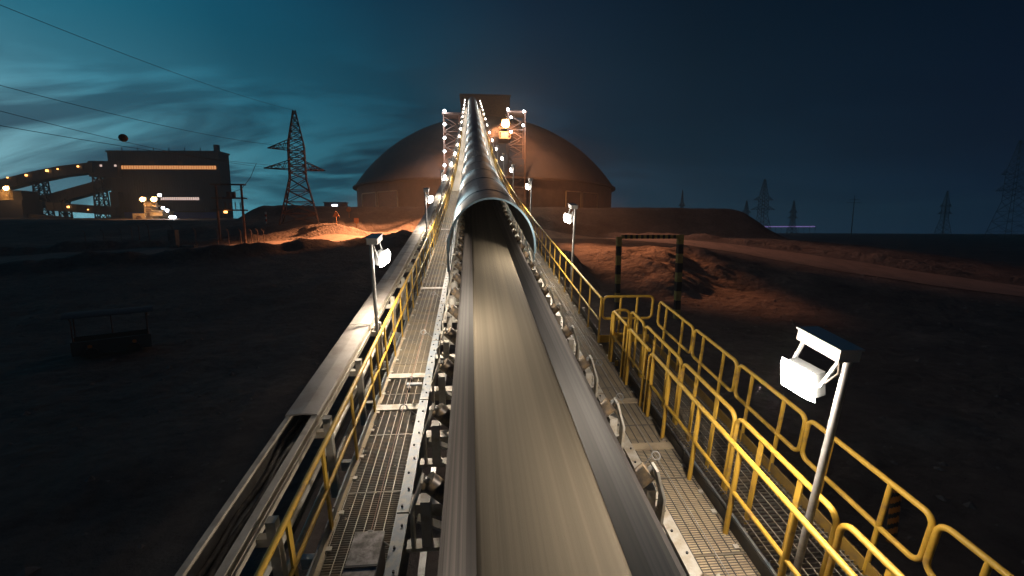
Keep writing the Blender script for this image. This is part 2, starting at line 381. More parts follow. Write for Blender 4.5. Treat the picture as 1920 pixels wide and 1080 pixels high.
# ------------------------------------------------------------------ stockpile dome
def dome():
    cx, cy, zb, ze, zt, r = 5.47, 172.0, gh(3, 120)-.6, CZ+14.2, CZ+39.4, 46.4
    t = thing('storage_dome', 'huge brown domed stockpile shed at the top of the conveyor', 'dome', (cx, cy, zb))
    m = MB(); n = 160; hgt = zt-ze; Rs = (r*r+hgt*hgt)/(2*hgt); zc = zt-Rs; ph0 = math.asin(min(1, r/Rs)); K = 26
    vs_ = []
    for i in range(K+1):
        ph = ph0*(1-i/K)
        for k in range(n):
            a = 2*math.pi*k/n; rr = Rs*math.sin(ph)+(.025 if k % 2 else 0)*(ph > .02)
            vs_.append((cx+rr*math.cos(a), cy+rr*math.sin(a), zc+Rs*math.cos(ph)+(-.06 if i % 6 == 0 and i else 0)))
    m.add(vs_, [(i*n+k, i*n+(k+1) % n, (i+1)*n+(k+1) % n, (i+1)*n+k) for i in range(K) for k in range(n)], False)
    m.build('roof', M['dome'], t)
    m = MB(); vs_ = []
    for z in (zb, ze):
        for k in range(n):
            a = 2*math.pi*k/n; rr = r-.8-(.08 if k % 2 else 0); vs_.append((cx+rr*math.cos(a), cy+rr*math.sin(a), z))
    m.add(vs_, [(k, (k+1) % n, n+(k+1) % n, n+k) for k in range(n)]); m.build('wall', M['domewall'], t)
    m = MB(); vs_ = []
    for rr, z in ((r+.5, ze+.05), (r+.5, ze-.45), (r-.9, ze-.45)):
        for k in range(n):
            a = 2*math.pi*k/n; vs_.append((cx+rr*math.cos(a), cy+rr*math.sin(a), z))
    m.add(vs_, [(j*n+k, j*n+(k+1) % n, (j+1)*n+(k+1) % n, (j+1)*n+k) for j in range(2) for k in range(n)]); m.build('eave', M['domewall'], t)
    def wallpt(px, off=.25):
        # azimuth on the wall for a photo column
        d = at(px, 380, 100)-CAM; d = Vector((d.x, d.y, 0)).normalized(); o = Vector((-cx, -cy, 0)); b = o.dot(d); c = o.dot(o)-(r-.8+off)**2
        tt = -b-math.sqrt(b*b-c); return d*tt
    for p0, p1, mm, nm in ((712, 747, 'rust', 'door'), (1090, 1117, 'rust', 'door'), (683, 708, 'domewall', 'door'), (1060, 1086, 'domewall', 'door')):
        a = wallpt(p0); b = wallpt(p1); d = (b-a).normalized(); L = (b-a).length; nrm_ = Vector((d.y, -d.x, 0))
        if nrm_.y > 0: nrm_ = -nrm_
        c = (a+b)/2+nrm_*.35; c.z = zb+3.2
        m = MB(); m.obox(c, (d, nrm_, Vector((0, 0, 1))), (L/2, .12, 3.0)); dd = m.build(nm, M['rust' if mm == 'rust' else 'domewall'], t)
        m = MB()
        for x in (-1, 1): m.obox(c+d*x*(L/2+.15)+nrm_*.15, (d, nrm_, Vector((0, 0, 1))), (.15, .15, 3.2))
        m.obox(c+Vector((0, 0, 3.15))+nrm_*.152, (d, nrm_, Vector((0, 0, 1))), (L/2, .15, .15))
        m.build('frame', M['cream'], dd)
dome()

# head house on the dome's crown
def head_house():
    a = at(864, 205, 163); b = at(956, 180, 163); zt = at(900, 179, 163).z; zb = CZ+36.5
    t = thing('head_house', 'rust brown transfer house on the dome crown behind the conveyor top', 'building', ((a.x+b.x)/2, 168, zb))
    m = MB().box((a.x, 163, zb), (b.x, 173, zt))
    MB().box((a.x-.4, 162.6, zt), (b.x+.4, 173.4, zt+.35)).build('roof', M['domewall'], t)
    for k in range(9):
        x = a.x+.6+(b.x-a.x-1.2)*k/8; m.box((x-.06, 162.88, zb+.3), (x+.06, 162.99, zt-.1))
    m.build('wall', M['rust'], t)
head_house()

# ------------------------------------------------------------------ conveyor
END = 131.0
HOOD0 = 12.0
def near_steps(s0, s1):
    out_ = [s0]; s = s0
    while s < s1-1e-6:
        s = min(s1, s+(.5 if s < 30 else 1.5)); out_.append(s)
    return out_
# belt: troughed rubber strand on the idlers
bt = [(-.77, 0), (-.74, -.01), (-.60, -.15), (-.42, -.33), (-.34, -.37), (.34, -.37), (.42, -.33), (.62, -.13), (.74, -.01), (.77, 0), (.765, -.022), (.43, -.365), (.345, -.395), (-.345, -.395), (-.43, -.365), (-.765, -.022)]
m = MB().sweep([(CX+x, y) for x, y in bt], near_steps(-2.5, END), smooth=False)
nb = len(bt)
for i in range(len(m.mi)):
    if 2 <= i % nb <= 6 and i < len(m.mi)-2: m.mi[i] = 1            # the inner trough is clean dark rubber, the wings are dusty
tag(m.build('conveyor_belt', [M['rubber'], M['cleanrubber']], origin=PP(-2.5, CX, -.4)), 'wide black rubber trough belt running up the middle of the picture', 'conveyor belt')
ob_ = [(-.53, -.222)]+[(-.49+.97*k/14, -.205+.055*math.sin(math.pi*k/14)) for k in range(15)]+[(.52, -.232), (.41, -.327), (-.41, -.327)]
m = MB().sweep([(CX+x, y) for x, y in ob_], near_steps(-2.5, END-1), smooth=True)
tag(m.build('ore', M['ore'], origin=PP(-2.5, CX, -.3)), 'layer of fine tan ore carried on the belt', 'ore', kind='stuff')

cf_ = thing('conveyor_structure', 'long grey steel frame with stringers and cross beams carrying the belt', 'conveyor frame', PP(0, CX, -1))
for sgn in (-1, 1):
    x0 = CX+sgn*1.19; segs = 1.98
    m = MB(); s = -2.5
    while s < END:
        e = min(END, s+segs-.02)
        m.sbox(s, e, x0-.055, x0+.055, -.672, -.65); m.sbox(s, e, x0+sgn*.055-.008, x0+sgn*.055+.008, -1.02, -.673); m.sbox(s, e, x0-.055, x0+.055, -1.04, -1.021)
        s += segs
    m.use(1)
    for k in range(70):
        s = -.4+k*.23
        m.tube([PP(s, x0+.015*(-1)**k, -.65), PP(s, x0+.015*(-1)**k, -.636)], .014, 6)
    m.build('stringer', [M['greypaint'] if sgn < 0 else M['whitepaint'], M['darksteel']], cf_)
for k in range(36):
    s = -.6+k*1.05
    MB().sbox(s-.07, s+.07, CX-1.13, CX+1.13, -.80, -.66).build('cross_beam', M['whitepaint'], cf_)
    for sg in (-1, 1): MB().bar(PP(s+.06, CX+sg*.98, -.83), PP(s+.99, CX+sg*.98, -.83), .07, .05).build('tie_bar', M['galv'], cf_)
for k in range(7):
    s = 9+k*16.0; a, b, c = AX(s)
    for sg in (-1, 1):
        top = PP(s, CX+sg*1.5, -1.45); foot = Vector((CX*U+sg*3.0, top.y, gh(CX*U+sg*3.0, top.y)-.2))
        MB().bar(top, foot, .35, .35, Vector((0, 1, 0))).build('trestle_leg', M['greypaint'], cf_)
for k in range(2):
    x0 = CX+(-1, 1)[k]*1.5
    m = MB(); m.sbox(-2.5, END, x0-.07, x0+.07, -1.5, -1.36, 2.5); m.build('side_beam', M['darksteel'], cf_)

# idlers: one prototype, copied
def idler_proto():
    t = thing('idler', '', 'idler', (0, 0, 0), 'troughing idlers under the belt')
    u = U; m = MB()
    m.box((-1.10*u, -.05*u, -.655*u), (1.10*u, .05*u, -.62*u))
    m.build('base', M['whitepaint'], t)
    for sg in (-1, 1):
        # bracket: upright flat bar, tilted head plate by the roller end, brace back down to the base
        m = MB()
        p0 = Vector((sg*1.04*u, -.02, -.62*u)); p1 = Vector((sg*1.04*u, -.02, -.25*u)); p2 = Vector((sg*.945*u, -.02, .04*u))
        m.bar(p0, p1, .03, .13, Vector((0, 1, 0))); m.bar(p1+Vector((0, 0, -.01)), p2, .026, .15, Vector((0, 1, 0)))
        m.bar(Vector((sg*1.0*u, .0, -.36*u)), Vector((sg*.50*u, .0, -.615*u)), .10, .03, Vector((0, 0, 1)))
        m.build('bracket', M['whitepaint'], t)
        MB().box((sg*.93*u-.05, -.055, -.62*u), (sg*.93*u+.05, .075, -.17*u)).build('pedestal', M['whitepaint'], t)
        m = MB(); a = Vector((sg*.43*u, .01, -.475*u)); b = Vector((sg*.905*u, .01, -.01*u)); d = (b-a).normalized()
        m.tube([a, b], .080*u, 16); rl = m.build('wing_roller', M['roller'], t)
        m = MB().tube([b, b+d*.02, b+d*.05], .03, 8); m.build('shaft_end', M['galv'], rl)
    m = MB().tube([(-.40*u, .01, -.478*u), (.40*u, .01, -.478*u)], .075*u, 12); m.build('centre_roller', M['roller'], t)
    return t
ip = idler_proto()
id_s = [HOOD0-.55-1.05*k for k in range(12)][::-1]
def idl_label(k):
    if k < 11: return 'steel trough idler under the open belt, %s one out from the hood mouth' % ORD[k]
    return ''
allid = [HOOD0-.55-1.05*k for k in range(11)]
for k, s in enumerate(allid):
    o = ip if k == 0 else copy_tree(ip); o.matrix_world = MAT(s, CX, 0); o.location = PP(s, CX, 0); o.rotation_euler = (theta(s), 0, 0)
    o['label'] = ('steel trough idler under the open belt, nearest to the hood mouth' if k == 0 else idl_label(k))
for k in range(12):
    s = HOOD0+.5+1.05*k
    o = copy_tree(ip); o.location = PP(s, CX, 0); o.rotation_euler = (theta(s), 0, 0)
    o['label'] = 'steel trough idler inside the dark hood, %s one in from its mouth' % ORD[k]

# hood: overlapping curved sheets on legs
hd = thing('conveyor_hood', 'long curved blue grey sheet metal hood over the belt', 'conveyor hood', PP(HOOD0, CX, -.65))
def arc(rx, rz, n=30, ex=0.12):
    pts = [(rx, -ex)]+[(rx*math.cos(math.pi*k/n), rz*math.sin(math.pi*k/n)) for k in range(n+1)]+[(-rx, -ex)]
    return pts
s = HOOD0; k = 0
while s < END-1:
    L = 2.4 if s < 60 else 4.8
    e = min(END-.5, s+L); g = .014 if k % 2 else 0.0
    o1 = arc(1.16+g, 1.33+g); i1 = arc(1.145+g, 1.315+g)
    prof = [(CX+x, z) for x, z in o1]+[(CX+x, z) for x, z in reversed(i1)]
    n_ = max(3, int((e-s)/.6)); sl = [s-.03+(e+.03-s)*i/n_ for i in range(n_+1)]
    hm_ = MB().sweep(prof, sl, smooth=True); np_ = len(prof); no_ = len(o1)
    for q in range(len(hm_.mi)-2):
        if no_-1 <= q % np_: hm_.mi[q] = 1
    hm_.build('hood_sheet', [M['hood'], M['hoodshade']], hd)
    s = e; k += 1
for k in range(26):
    s = HOOD0+.12+.95*k
    for sg in (-1, 1):
        x = CX+sg*1.165; m = MB(); w = .10
        m.sbox(s-w/2, s+w/2, x-.012, x+.012, -.66, -.02); m.build('hood_leg', M['hoodin'], hd)
for sg in (-1, 1):
    x = CX+sg*1.178
    MB().sbox(HOOD0+.02, END-1, x-.01, x+.01, -.13, -.02).build('edge_rail', M['hoodin'], hd)
    # flared end plate at the mouth
MB().sweep([(CX+x, z) for x, z in arc(1.19, 1.36)]+[(CX+x, z) for x, z in reversed(arc(1.14, 1.31))], [HOOD0-.06, HOOD0-.032]).build('end_rim', M['hoodin'], hd)
m = MB(); m.add([PP(HOOD0, CX-1.19, .25), PP(HOOD0, CX-1.19, -.85), PP(HOOD0+.25, CX-1.19, -.85), PP(HOOD0+.75, CX-1.19, .25), PP(HOOD0, CX-1.21, .25), PP(HOOD0, CX-1.21, -.85), PP(HOOD0+.25, CX-1.21, -.85), PP(HOOD0+.75, CX-1.21, .25)],
                [(0, 1, 2, 3), (7, 6, 5, 4), (0, 4, 5, 1), (1, 5, 6, 2), (2, 6, 7, 3), (3, 7, 4, 0)]); m.build('end_plate', M['hoodin'], hd)

# ------------------------------------------------------------------ walkways
FL = -.90
def grating(mb_b, mb_r, s0, s1, X0, X1, m, pitch=.026, rods=7):
    n = int((s1-s0)/pitch)
    for i in range(n+1):
        s = s0+i*pitch; mb_b.obox((PP(s, (X0+X1)/2, m-.012)), AX(s), ((X1-X0)/2*U, .0035, .015))
    for k in range(rods):
        x = X0+(X1-X0)*(k+.5)/rods; mb_r.sbox(s0, s1, x-.004, x+.004, m-.004, m+.003)
def walkway(name, label, sg, dusty):
    X0, X1 = CX+sg*1.255, CX+sg*1.885
    a, b = min(X0, X1), max(X0, X1)
    t = thing(name, label, 'walkway', PP(0, (a+b)/2, FL))
    mb, mr = MB(), MB(); grating(mb, mr, -1.0, 32, a, b, FL)
    for k in range(33): mb.sbox(-1+k*1.0, -1+k*1.0+.018, a, b, FL-.02, FL+.004)
    mb.use(1)
    for k in range(7):
        x = a+(b-a)*(k+.5)/7; mb.sbox(-1, 32, x-.004, x+.004, FL-.004, FL+.003)
    mb.use(2)
    for k in range(30):
        s = 1.6+k*.42+random.random()*.2; x = X1-sg*(.05+.02*random.random()); mb.sbox(s, s+.045, x-.022, x+.022, FL+.004, FL+.02)
    mb.build('grating', [M['grate'], M['grate_rod'] if sg < 0 else M['darksteel'], M['whitepaint']], t)
    MB().sbox(32, END, a, b, FL-.03, FL).build('far_deck', M['grate'], t)
    if dusty:
        m = MB().sbox(-1, 32, a, b, FL-.035, FL-.006); m.build('dust_layer', M['dust'], t)
    else:
        m = MB().sbox(6.62, 32, a+.03, b, FL-.035, FL-.007); m.build('dust_layer', M['dust'], t)
        m = MB()
        for i in range(60):                                   # dust heaped along the toe board
            s = 1+i*.25; m.sbox(s, s+.25, a, a+.035+.03*random.random(), FL+.004, FL+.012+.008*random.random())
        m.build('dust_line', M['dust'], t)
    tb = X1
    tbs = [-1.0, 1.35, 3.7, 6.05, 8.4, 10.75, 13.1, 16, 20, 30, 45, 65, 95, END] if sg < 0 else [-1.0, 1.8, 4.3, 6.85, 7.75, 10.1, 12.5, 15, 20, 30, 45, 65, 95, END]
    for q0, q1 in zip(tbs[:-1], tbs[1:]):
        if sg > 0 and q0 == 6.85: continue
        MB().sbox(q0, q1-.02, tb-.008, tb+.008, FL-.06, FL+.115).build('toe_board', M['darksteel'] if sg > 0 else M['greypaint'], t)
    for k in range(26):
        s = -.6+k*1.3
        MB().sbox(s-.03, s+.03, min(X0, X1+sg*.18), max(X0, X1+sg*.18), FL-.16, FL-.045).build('support_beam', M['whitepaint'], t)
    if sg < 0:
        for s in (5.63, 6.55, 11.3, 19.5):
            MB().sbox(s-.07, s+.07, a+.02, b+.02, FL+.006, FL+.022).build('crossing_plate', M['whitepaint'], t)
    else:
        for s in (5.6, 4.55):
            MB().sbox(s-.06, s+.06, a-.02, b-.02, FL+.006, FL+.02).build('crossing_plate', M['dust'], t)
    return t
walkway('walkway', 'steel grating walkway on the left of the belt with bright lengthwise rods', -1, False)
walkway('walkway', 'dust covered grating walkway on the right of the belt', 1, True)

# second walkway on the right and the landing into it
t = thing('access_walkway', 'dark open grating stairway between the two rightmost yellow rails', 'walkway', PP(4, 2.95, FL))
mb, mr = MB(), MB(); grating(mb, mr, -1.0, 7.65, 2.56, 3.3, FL+.02, .05, 8); mb.use(1)
for k in range(8): mb.sbox(-1, 7.65, 2.56+.74*(k+.5)/8-.004, 2.56+.74*(k+.5)/8+.004, FL+.016, FL+.023)
mb.build('grating', [M['grate'], M['grate_rod']], t)
mb, mr = MB(), MB(); grating(mb, mr, 6.8, 7.65, 2.36, 2.555, FL+.02, .05, 3); mb.build('landing_grating', M['grate'], t)
MB().sbox(-1, 7.7, 3.315, 3.33, FL-.02, FL+.11).build('toe_board', M['toey'], t)
MB().sbox(7.69, 7.71, 2.36, 3.31, FL, FL+.15).build('kick_plate', M['yellow'], t)
MB().sbox(6.72, 6.74, 2.36, 2.60, FL-.06, FL+.09).build('kick_plate', M['yellow'], t)
for x in (2.53, 3.345):
    m = MB(); m.sbox(-1, 7.7, x-.012, x+.012, FL-.16, FL+.012); m.sbox(-1, 7.7, x-.05, x+.05, FL-.18, FL-.161); m.build('side_channel', M['greypaint'], t)
MB().sbox(-1, 6.7, 2.44, 2.50, FL-.17, FL-.12).build('edge_channel', M['whitepaint'], t)
for k in range(8): MB().sbox(-.4+k*.85, -.28+k*.85, 2.37, 2.52, FL-.11, FL-.02).build('bracket', M['whitepaint'], t)

# ------------------------------------------------------------------ guard rails
def rail_run(name, label, X, s0, s1, top, mid, posts, r=.030, group=None, bend=0, postw=.075):
    t = thing(name, label, 'guard rail', PP(s0, X, FL), group)
    sl = steps(s0, s1, 1.0)
    pts = [PP(s, X, top) for s in sl]; MB().tube(pts, r, 10).build('top_rail', M['yellow'], t)
    pts = [PP(s, X, mid) for s in sl]; MB().tube(pts, r*.8, 8).build('mid_rail', M['yellow'], t)
    for s in posts:
        a, b, c = AX(s); m = MB(); p = PP(s, X, FL-.1); q = PP(s, X, top-.02)
        m.obox((p+q)/2, (a, b, c), (.011, postw/2, (q-p).length/2)); m.build('post', M['yellow'], t)
    return t
def loop_panel(name, label, X, s0, s1, posts, top=-.0, mid=-.43, r=.030, floor=FL, group='looped yellow rail panels', cross=None):
    """one bent-tube panel: closed rounded loop plus posts down to the deck; cross=(s,X0,X1) lays it across the walkway"""
    def Q(u, m_): return PP(u, X, m_) if cross is None else PP(cross, u, m_)
    t = thing(name, label, 'guard rail', Q((s0+s1)/2, floor), group)
    rc = .085; pts = []
    for (cs, cm, a0) in ((s1-rc, top-rc, 0), (s0+rc, top-rc, 90), (s0+rc, mid+rc, 180), (s1-rc, mid+rc, 270)):
        for k in range(6):
            a = R(a0+18*k); pts.append(Q(cs+rc*math.cos(a), cm+rc*math.sin(a)))
    MB().tube(pts, r, 10, closed=True).build('loop_tube', M['yellow'], t)
    for p in posts:
        MB().tube([Q(p, floor-.08), Q(p, top-.01)], r*.92, 10).build('post', M['yellow'], t)
    return t
lp = [-.4, .5, 1.3, 2.05, 2.75, 3.55, 4.55, 5.55, 5.95, 6.55]+[7.3+.85*k for k in range(80)]
rail_run('guard_rail', 'yellow guard rail along the outer edge of the left walkway', -1.335, -1, 76, -.02, -.46, lp)
rp = [7.72]+[8.5+.8*k for k in range(80)]
rail_run('guard_rail', 'yellow guard rail beyond the landing along the right walkway', 2.345, 7.70, 72, -.02, -.46, rp)
MB_top = None
for j, (a, b, pp, lb) in enumerate(((6.25, 7.0, (6.9, 6.35), 'shortest inner panel beside the landing opening'), (5.38, 6.2, (6.1, 5.48), 'second inner panel from the landing beside the right walkway'),
                    (-.8, 5.33, (5.22, 4.72, 3.98, 3.24, 2.52, 1.8, 1.0, .2), 'long straight inner panel running to the bottom edge beside the right walkway'))):
    t = thing('guard_rail', 'yellow rail, '+lb, 'guard rail', PP((a+b)/2, 2.345, FL), 'yellow panels between the two right walkways')
    MB().tube([PP(b-.0, 2.345, -.10), PP(b-.03, 2.345, -.035), PP(b-.1, 2.345, 0), PP(a, 2.345, 0)], .030, 10).build('top_rail', M['yellow'], t)
    MB().tube([PP(b, 2.345, -.43), PP(a, 2.345, -.43)], .025, 8).build('mid_rail', M['yellow'], t)
    MB().tube([PP(b, 2.345, -.08), PP(b, 2.345, FL-.1)], .030, 10).build('end_post', M['yellow'], t)
    for p in pp:
        aa, bb, cc = AX(p); MB().tube([PP(p, 2.345, FL-.12), PP(p, 2.345, -.01)], .031, 8).build('post', M['yellow'], t)
def hoop_panel(name, label, X, s0, s1, posts, group):
    t = thing(name, label, 'guard rail', PP((s0+s1)/2, X, FL), group); rc = .10
    pts = [PP(s1, X, FL-.05)]+[PP(s1-rc+rc*math.cos(R(18*k)), X, -rc+rc*math.sin(R(18*k))) for k in range(6)]
    pts += [PP(s0+rc+rc*math.cos(R(90+18*k)), X, -rc+rc*math.sin(R(90+18*k))) for k in range(6)]+[PP(s0, X, FL-.05)]
    MB().tube(pts, .030, 10).build('hoop_tube', M['yellow'], t)
    for p in posts:
        a, b, c = AX(p); q0 = PP(p, X, FL-.06); q1 = PP(p, X, -.02); MB().obox((q0+q1)/2, (a, b, c), (.009, .036, (q1-q0).length/2)).build('post', M['yellow'], t)
    return t
inn = [(6.33, 6.93), (5.04, 6.28), (3.81, 4.99), (2.47, 3.77), (1.1, 2.43), (-.3, 1.06)]
for k, (a, b) in enumerate(inn):
    d = b-a; hoop_panel('guard_rail', 'yellow hoop shaped rail on the inner edge of the grating stairway, %s from the landing' % ORD[k], 2.64, a, b, (a+d*.30, a+d*.70) if k else (a+d*.5,), 'inner hoop rails of the stairway')
outp = [(6.13, 7.42), (4.95, 6.09), (3.72, 4.91), (2.40, 3.68), (1.0, 2.36)]
for k, (a, b) in enumerate(outp):
    d = b-a; loop_panel('guard_rail', 'yellow looped tube panel on the outer edge of the grating stairway, %s from the landing' % ORD[k], 3.33, a, b, (a+d*.28, a+d*.76), group='outer looped panels of the stairway')
loop_panel('guard_rail', 'yellow looped tube panel closing the far side of the landing', 0, 2.39, 3.33, (2.72, 3.03), cross=7.72, group=None)
loop_panel('guard_rail', 'short yellow looped panel across the near side of the landing opening', 0, 2.36, 2.62, (), cross=6.98, group=None)

# ------------------------------------------------------------------ cable tray on the left
t = thing('cable_tray', 'long grey cable tray with pale flanges left of the walkway', 'cable tray', PP(2, -1.7, -.2))
for x, w in ((-1.835, .045), (-1.585, .06)):
    m = MB(); m.sbox(-1, 110, x-w/2, x+w/2, -.055, -.04); m.sbox(-1, 110, x-.006 if x < -1.7 else x+w/2-.012, x+.006 if x < -1.7 else x+w/2, -.20, -.056); m.build('flange', M['flange'], t)
MB().sbox(-1, 110, -1.83, -1.575, -.215, -.203).build('tray_floor', M['galv'], t)
MB().sbox(-1, 110, -1.535, -1.52, -.10, -.085).build('edge_strip', M['flange'], t)
cs = [4.12, 6.58, 9.1, 11.6, 14.1, 16.6, 20, 25, 30, 36, 44, 54, 66, 80, 96, 110]
for a, b in zip(cs[:-1], cs[1:]):
    pr = [(-1.865, -.05), (-1.86, -.022), (-1.70, -.010), (-1.56, -.022), (-1.55, -.05), (-1.57, -.037), (-1.70, -.028), (-1.845, -.037)]
    MB().sweep(pr, steps(a, b-.02, 1.0)).build('cover_plate', M['traycover'], t)
for k in range(34):
    s = 1.45+k*1.3
    m = MB(); m.sbox(s-.035, s+.035, -1.475, -1.405, -.95, -.02); p = m.build('support_post', M['whitepaint'], t)
    MB().sbox(s-.03, s+.03, -1.60, -1.476, -.235, -.165).build('bracket', M['whitepaint'], p)
rnd = random.Random(3)
for k, (x, lb) in enumerate(((-1.775, 'thick black cable nearest the outer flange in the open tray'), (-1.715, 'thick black cable in the middle of the open tray'), (-1.65, 'thick black cable nearest the inner flange in the open tray'))):
    pts = [PP(s_*.12-1, x+.035*math.sin(s_*.12*1.3+k)*.6+.015*math.sin(s_*.9+k*2), -.165+.02*math.sin(s_*.33+k)) for s_ in range(60)]
    tag(MB().tube(pts, .030, 8).build('cable', M['cable']), lb, 'cable', 'cables in the open tray')
for k, (x, mm_, r, lb) in enumerate(((-1.40, -.42, .035, 'upper dusty pipe running below the left handrail'), (-1.47, -.62, .05, 'thick pipe running under the cable tray'), (-1.40, -.72, .03, 'lowest thin pipe beside the left toe board'))):
    xx = x-.10
    pts = [PP(s_, xx, mm_) for s_ in steps(-1, 60, 1.5)]
    tag(MB().tube(pts, r, 8).build('pipe', M['darksteel' if k == 1 else 'whitepaint']), lb, 'pipe', 'pipes left of the walkway')

# pull cords with eyelets, safety switch box
for sg, X, lb in ((-1, -.86, 'thin red safety pull cord along the left walkway'), (1, CX+1.36, 'thin grey safety pull cord along the right walkway')):
    t = thing('pull_cord', lb, 'cord', PP(2, X, FL+.2))
    MB().tube([PP(s_*1.0, X+.004*math.sin(s_), -.52+.006*math.sin(s_*2.1)) for s_ in range(0, 40)], .0055, 5).build('cord', M['cord'] if sg < 0 else M['galv'], t)
    for s in (3.05, 5.0, 7.45, 9.7, 12.5, 15.5) if sg < 0 else (3.9, 5.1, 6.1, 8.3, 10.2, 12.5):
        xx = X
        c = PP(s, xx, -.52); a, b, cc = AX(s)
        pts = [c+a*(.055*math.cos(2*math.pi*k/14))+(cc*.6+b*.8)*(.055*math.sin(2*math.pi*k/14)) for k in range(14)]
        m = MB().tube(pts, .010, 6, closed=True); m.tube([c-a*sg*.055, PP(s, CX+sg*1.245, -.62)], .009, 6); m.build('eyelet', M['galv'], t)
t = thing('cord_bracket', 'small steel arm with cord clamps reaching over the left walkway', 'bracket', PP(5.72, -.8, -.66))
MB().sbox(5.69, 5.75, -.92, CX-1.245, -.60, -.575).build('arm', M['greypaint'], t)
m = MB(); m.sbox(5.55, 5.62, -.89, -.86, -.62, -.55); m.sbox(5.82, 5.89, -.89, -.86, -.62, -.55); m.build('clamp', M['darksteel'], t)
t = thing('switch_box', 'rusty brown box with dented grey lid on the left grating', 'box', PP(2.8, -.81, FL))
MB().sbox(2.55, 2.95, -.93, -.725, FL+.005, -.42).build('case', M['box'], t)
m = MB(); m.sbox(2.53, 2.97, -.945, -.715, -.418, -.39); m.build('lid', M['lid'], t)
m = MB(); m.sbox(2.522, 2.538, -.885, -.87, FL+.02, -.43); m.sbox(2.64, 2.66, -.946, -.714, -.388, -.382); m.build('strap', M['blackp'], t)
m = MB(); m.tube([PP(2.53, -.83, -.60), PP(2.50, -.83, -.60)], .035, 10); m.build('knob', M['blackp'], t)
# small clamps bolted on the stringers
m = None
# ------------------------------------------------------------------ lamp masts
SPOT = 420.0
def lamp_proto(side):
    """side=+1: mast on the right of the belt, head turned left and back down the walkway"""
    t = thing('lamp_mast', '', 'lamp', (0, 0, 0))
    u = U; H = 2.12*u
    MB().tube([(0, 0, -.25*u), (0, 0, .35*u), (0, 0, .36*u), (0, 0, H)], .034, 10).build('pole', M['galv'], t)
    m = MB(); m.tube([(0, 0, -.25*u), (0, 0, .30*u)], .043, 10); m.build('sleeve', M['galv'], t)
    m = MB(); m.bar((0, 0, .1*u), (-side*.12*u, 0, .1*u), .05, .05); m.build('pole_clamp', M['whitepaint'], t)
    nx = Vector((-side*.95, -.10, -.22)).normalized(); ax = Vector((0, 1, 0)); ax = (ax-nx*ax.dot(nx)).normalized(); up = nx.cross(ax).normalized()
    if up.z < 0: up = -up
    c = Vector((-side*.03, 0, H+.03))+Vector((0, 1, 0))*.17*u
    side_v = Vector((1, 0, 0)); axh = Vector((0, 1, 0))
    m = MB(); m.obox(c, (axh, side_v, Vector((0, 0, 1))), (.20*u, .075*u, .04*u)); m.obox(c+Vector((0, 0, .06)), (axh, side_v, Vector((0, 0, 1))), (.21*u, .085*u, .008)); m.build('arm_box', M['house'], t)
    hc = c+Vector((-side*.10*u, .07*u, -.30*u))
    m = MB(); m.obox(hc-nx*.07, (ax, up, nx), (.13*u, .095*u, .055)); m.obox(hc-nx*.135, (ax, up, nx), (.09*u, .06*u, .02))
    hd_ = m.build('flood_head', M['house'], t)
    for k in (-1, 1):
        mm = MB(); mm.bar(c+ax*.02+ax*k*.16*u, hc+ax*k*.145*u-nx*.05, .02, .03); mm.build('yoke', M['galv'], t)
    m = MB(); K = 9; vs_ = []
    for i in range(K):
        for j in range(K):
            a_ = (i/(K-1)-.5)*2; b_ = (j/(K-1)-.5)*2
            vs_.append(hc+ax*(a_*.15*u)+up*(b_*.115*u)+nx*(.004+.10*(1-max(abs(a_), abs(b_))**3)))
    m.add(vs_, [(i*K+j, (i+1)*K+j, (i+1)*K+j+1, i*K+j+1) for i in range(K-1) for j in range(K-1)], True)
    m.build('lens', M['lamp'], hd_)
    MB().tube([c+Vector((0, -.12*u, -.03)), c+Vector((-side*.02, -.16*u, -.14*u)), c+Vector((-side*.05, -.10*u, -.24*u)), hc-nx*.13], .009, 6).build('cable', M['cable'], t)
    ld = bpy.data.lights.new('flood_light', 'SPOT'); ld.energy = SPOT; ld.color = (1.0, .84, .66); ld.spot_size = R(172); ld.spot_blend = .25; ld.shadow_soft_size = .12
    lo = bpy.data.objects.new('flood_light', ld); C.objects.link(lo); lo.parent = t
    lo.location = hc+nx*.28; lo.rotation_euler = Vector((-side*.64, -.02, -.77)).to_track_quat('-Z', 'Y').to_euler()
    l2 = bpy.data.lights.new('spill_light', 'POINT'); l2.energy = 60; l2.color = (1.0, .82, .66); l2.shadow_soft_size = .14
    l2o = bpy.data.objects.new('spill_light', l2); C.objects.link(l2o); l2o.parent = t; l2o.location = hc+nx*.34
    return t
pr = lamp_proto(1); pl = lamp_proto(-1)
def lamp_label(side, k, n):
    sd = 'right' if side > 0 else 'left'
    if k == 0: return 'floodlight on a grey pole nearest the viewer on the %s of the belt' % sd
    return 'floodlight on a grey pole, %s one up the %s side of the conveyor' % (ORD[k], sd)
NR = 15
for k in range(NR):
    s = 2.55+8.3*k; o = pr if k == 0 else copy_tree(pr); o.location = PP(s, 2.49, FL); o.rotation_euler = (theta(s), 0, 0)
    if k == 0:
        near = o
    o['label'] = lamp_label(1, k, NR); o['group'] = 'floodlights up the right side of the conveyor'
for ch in near.children:
    if ch.type == 'LIGHT':
        ch.data = ch.data.copy(); ch.data.energy = SPOT*.27 if ch.data.type == 'SPOT' else 125      # the nearest lamp is a weaker fitting
for k in range(NR):
    s = 6.6+8.2*k; o = pl if k == 0 else copy_tree(pl); o.location = PP(s, -1.455, FL); o.rotation_euler = (theta(s), 0, 0)
    o['label'] = lamp_label(-1, k, NR); o['group'] = 'floodlights up the left side of the conveyor'

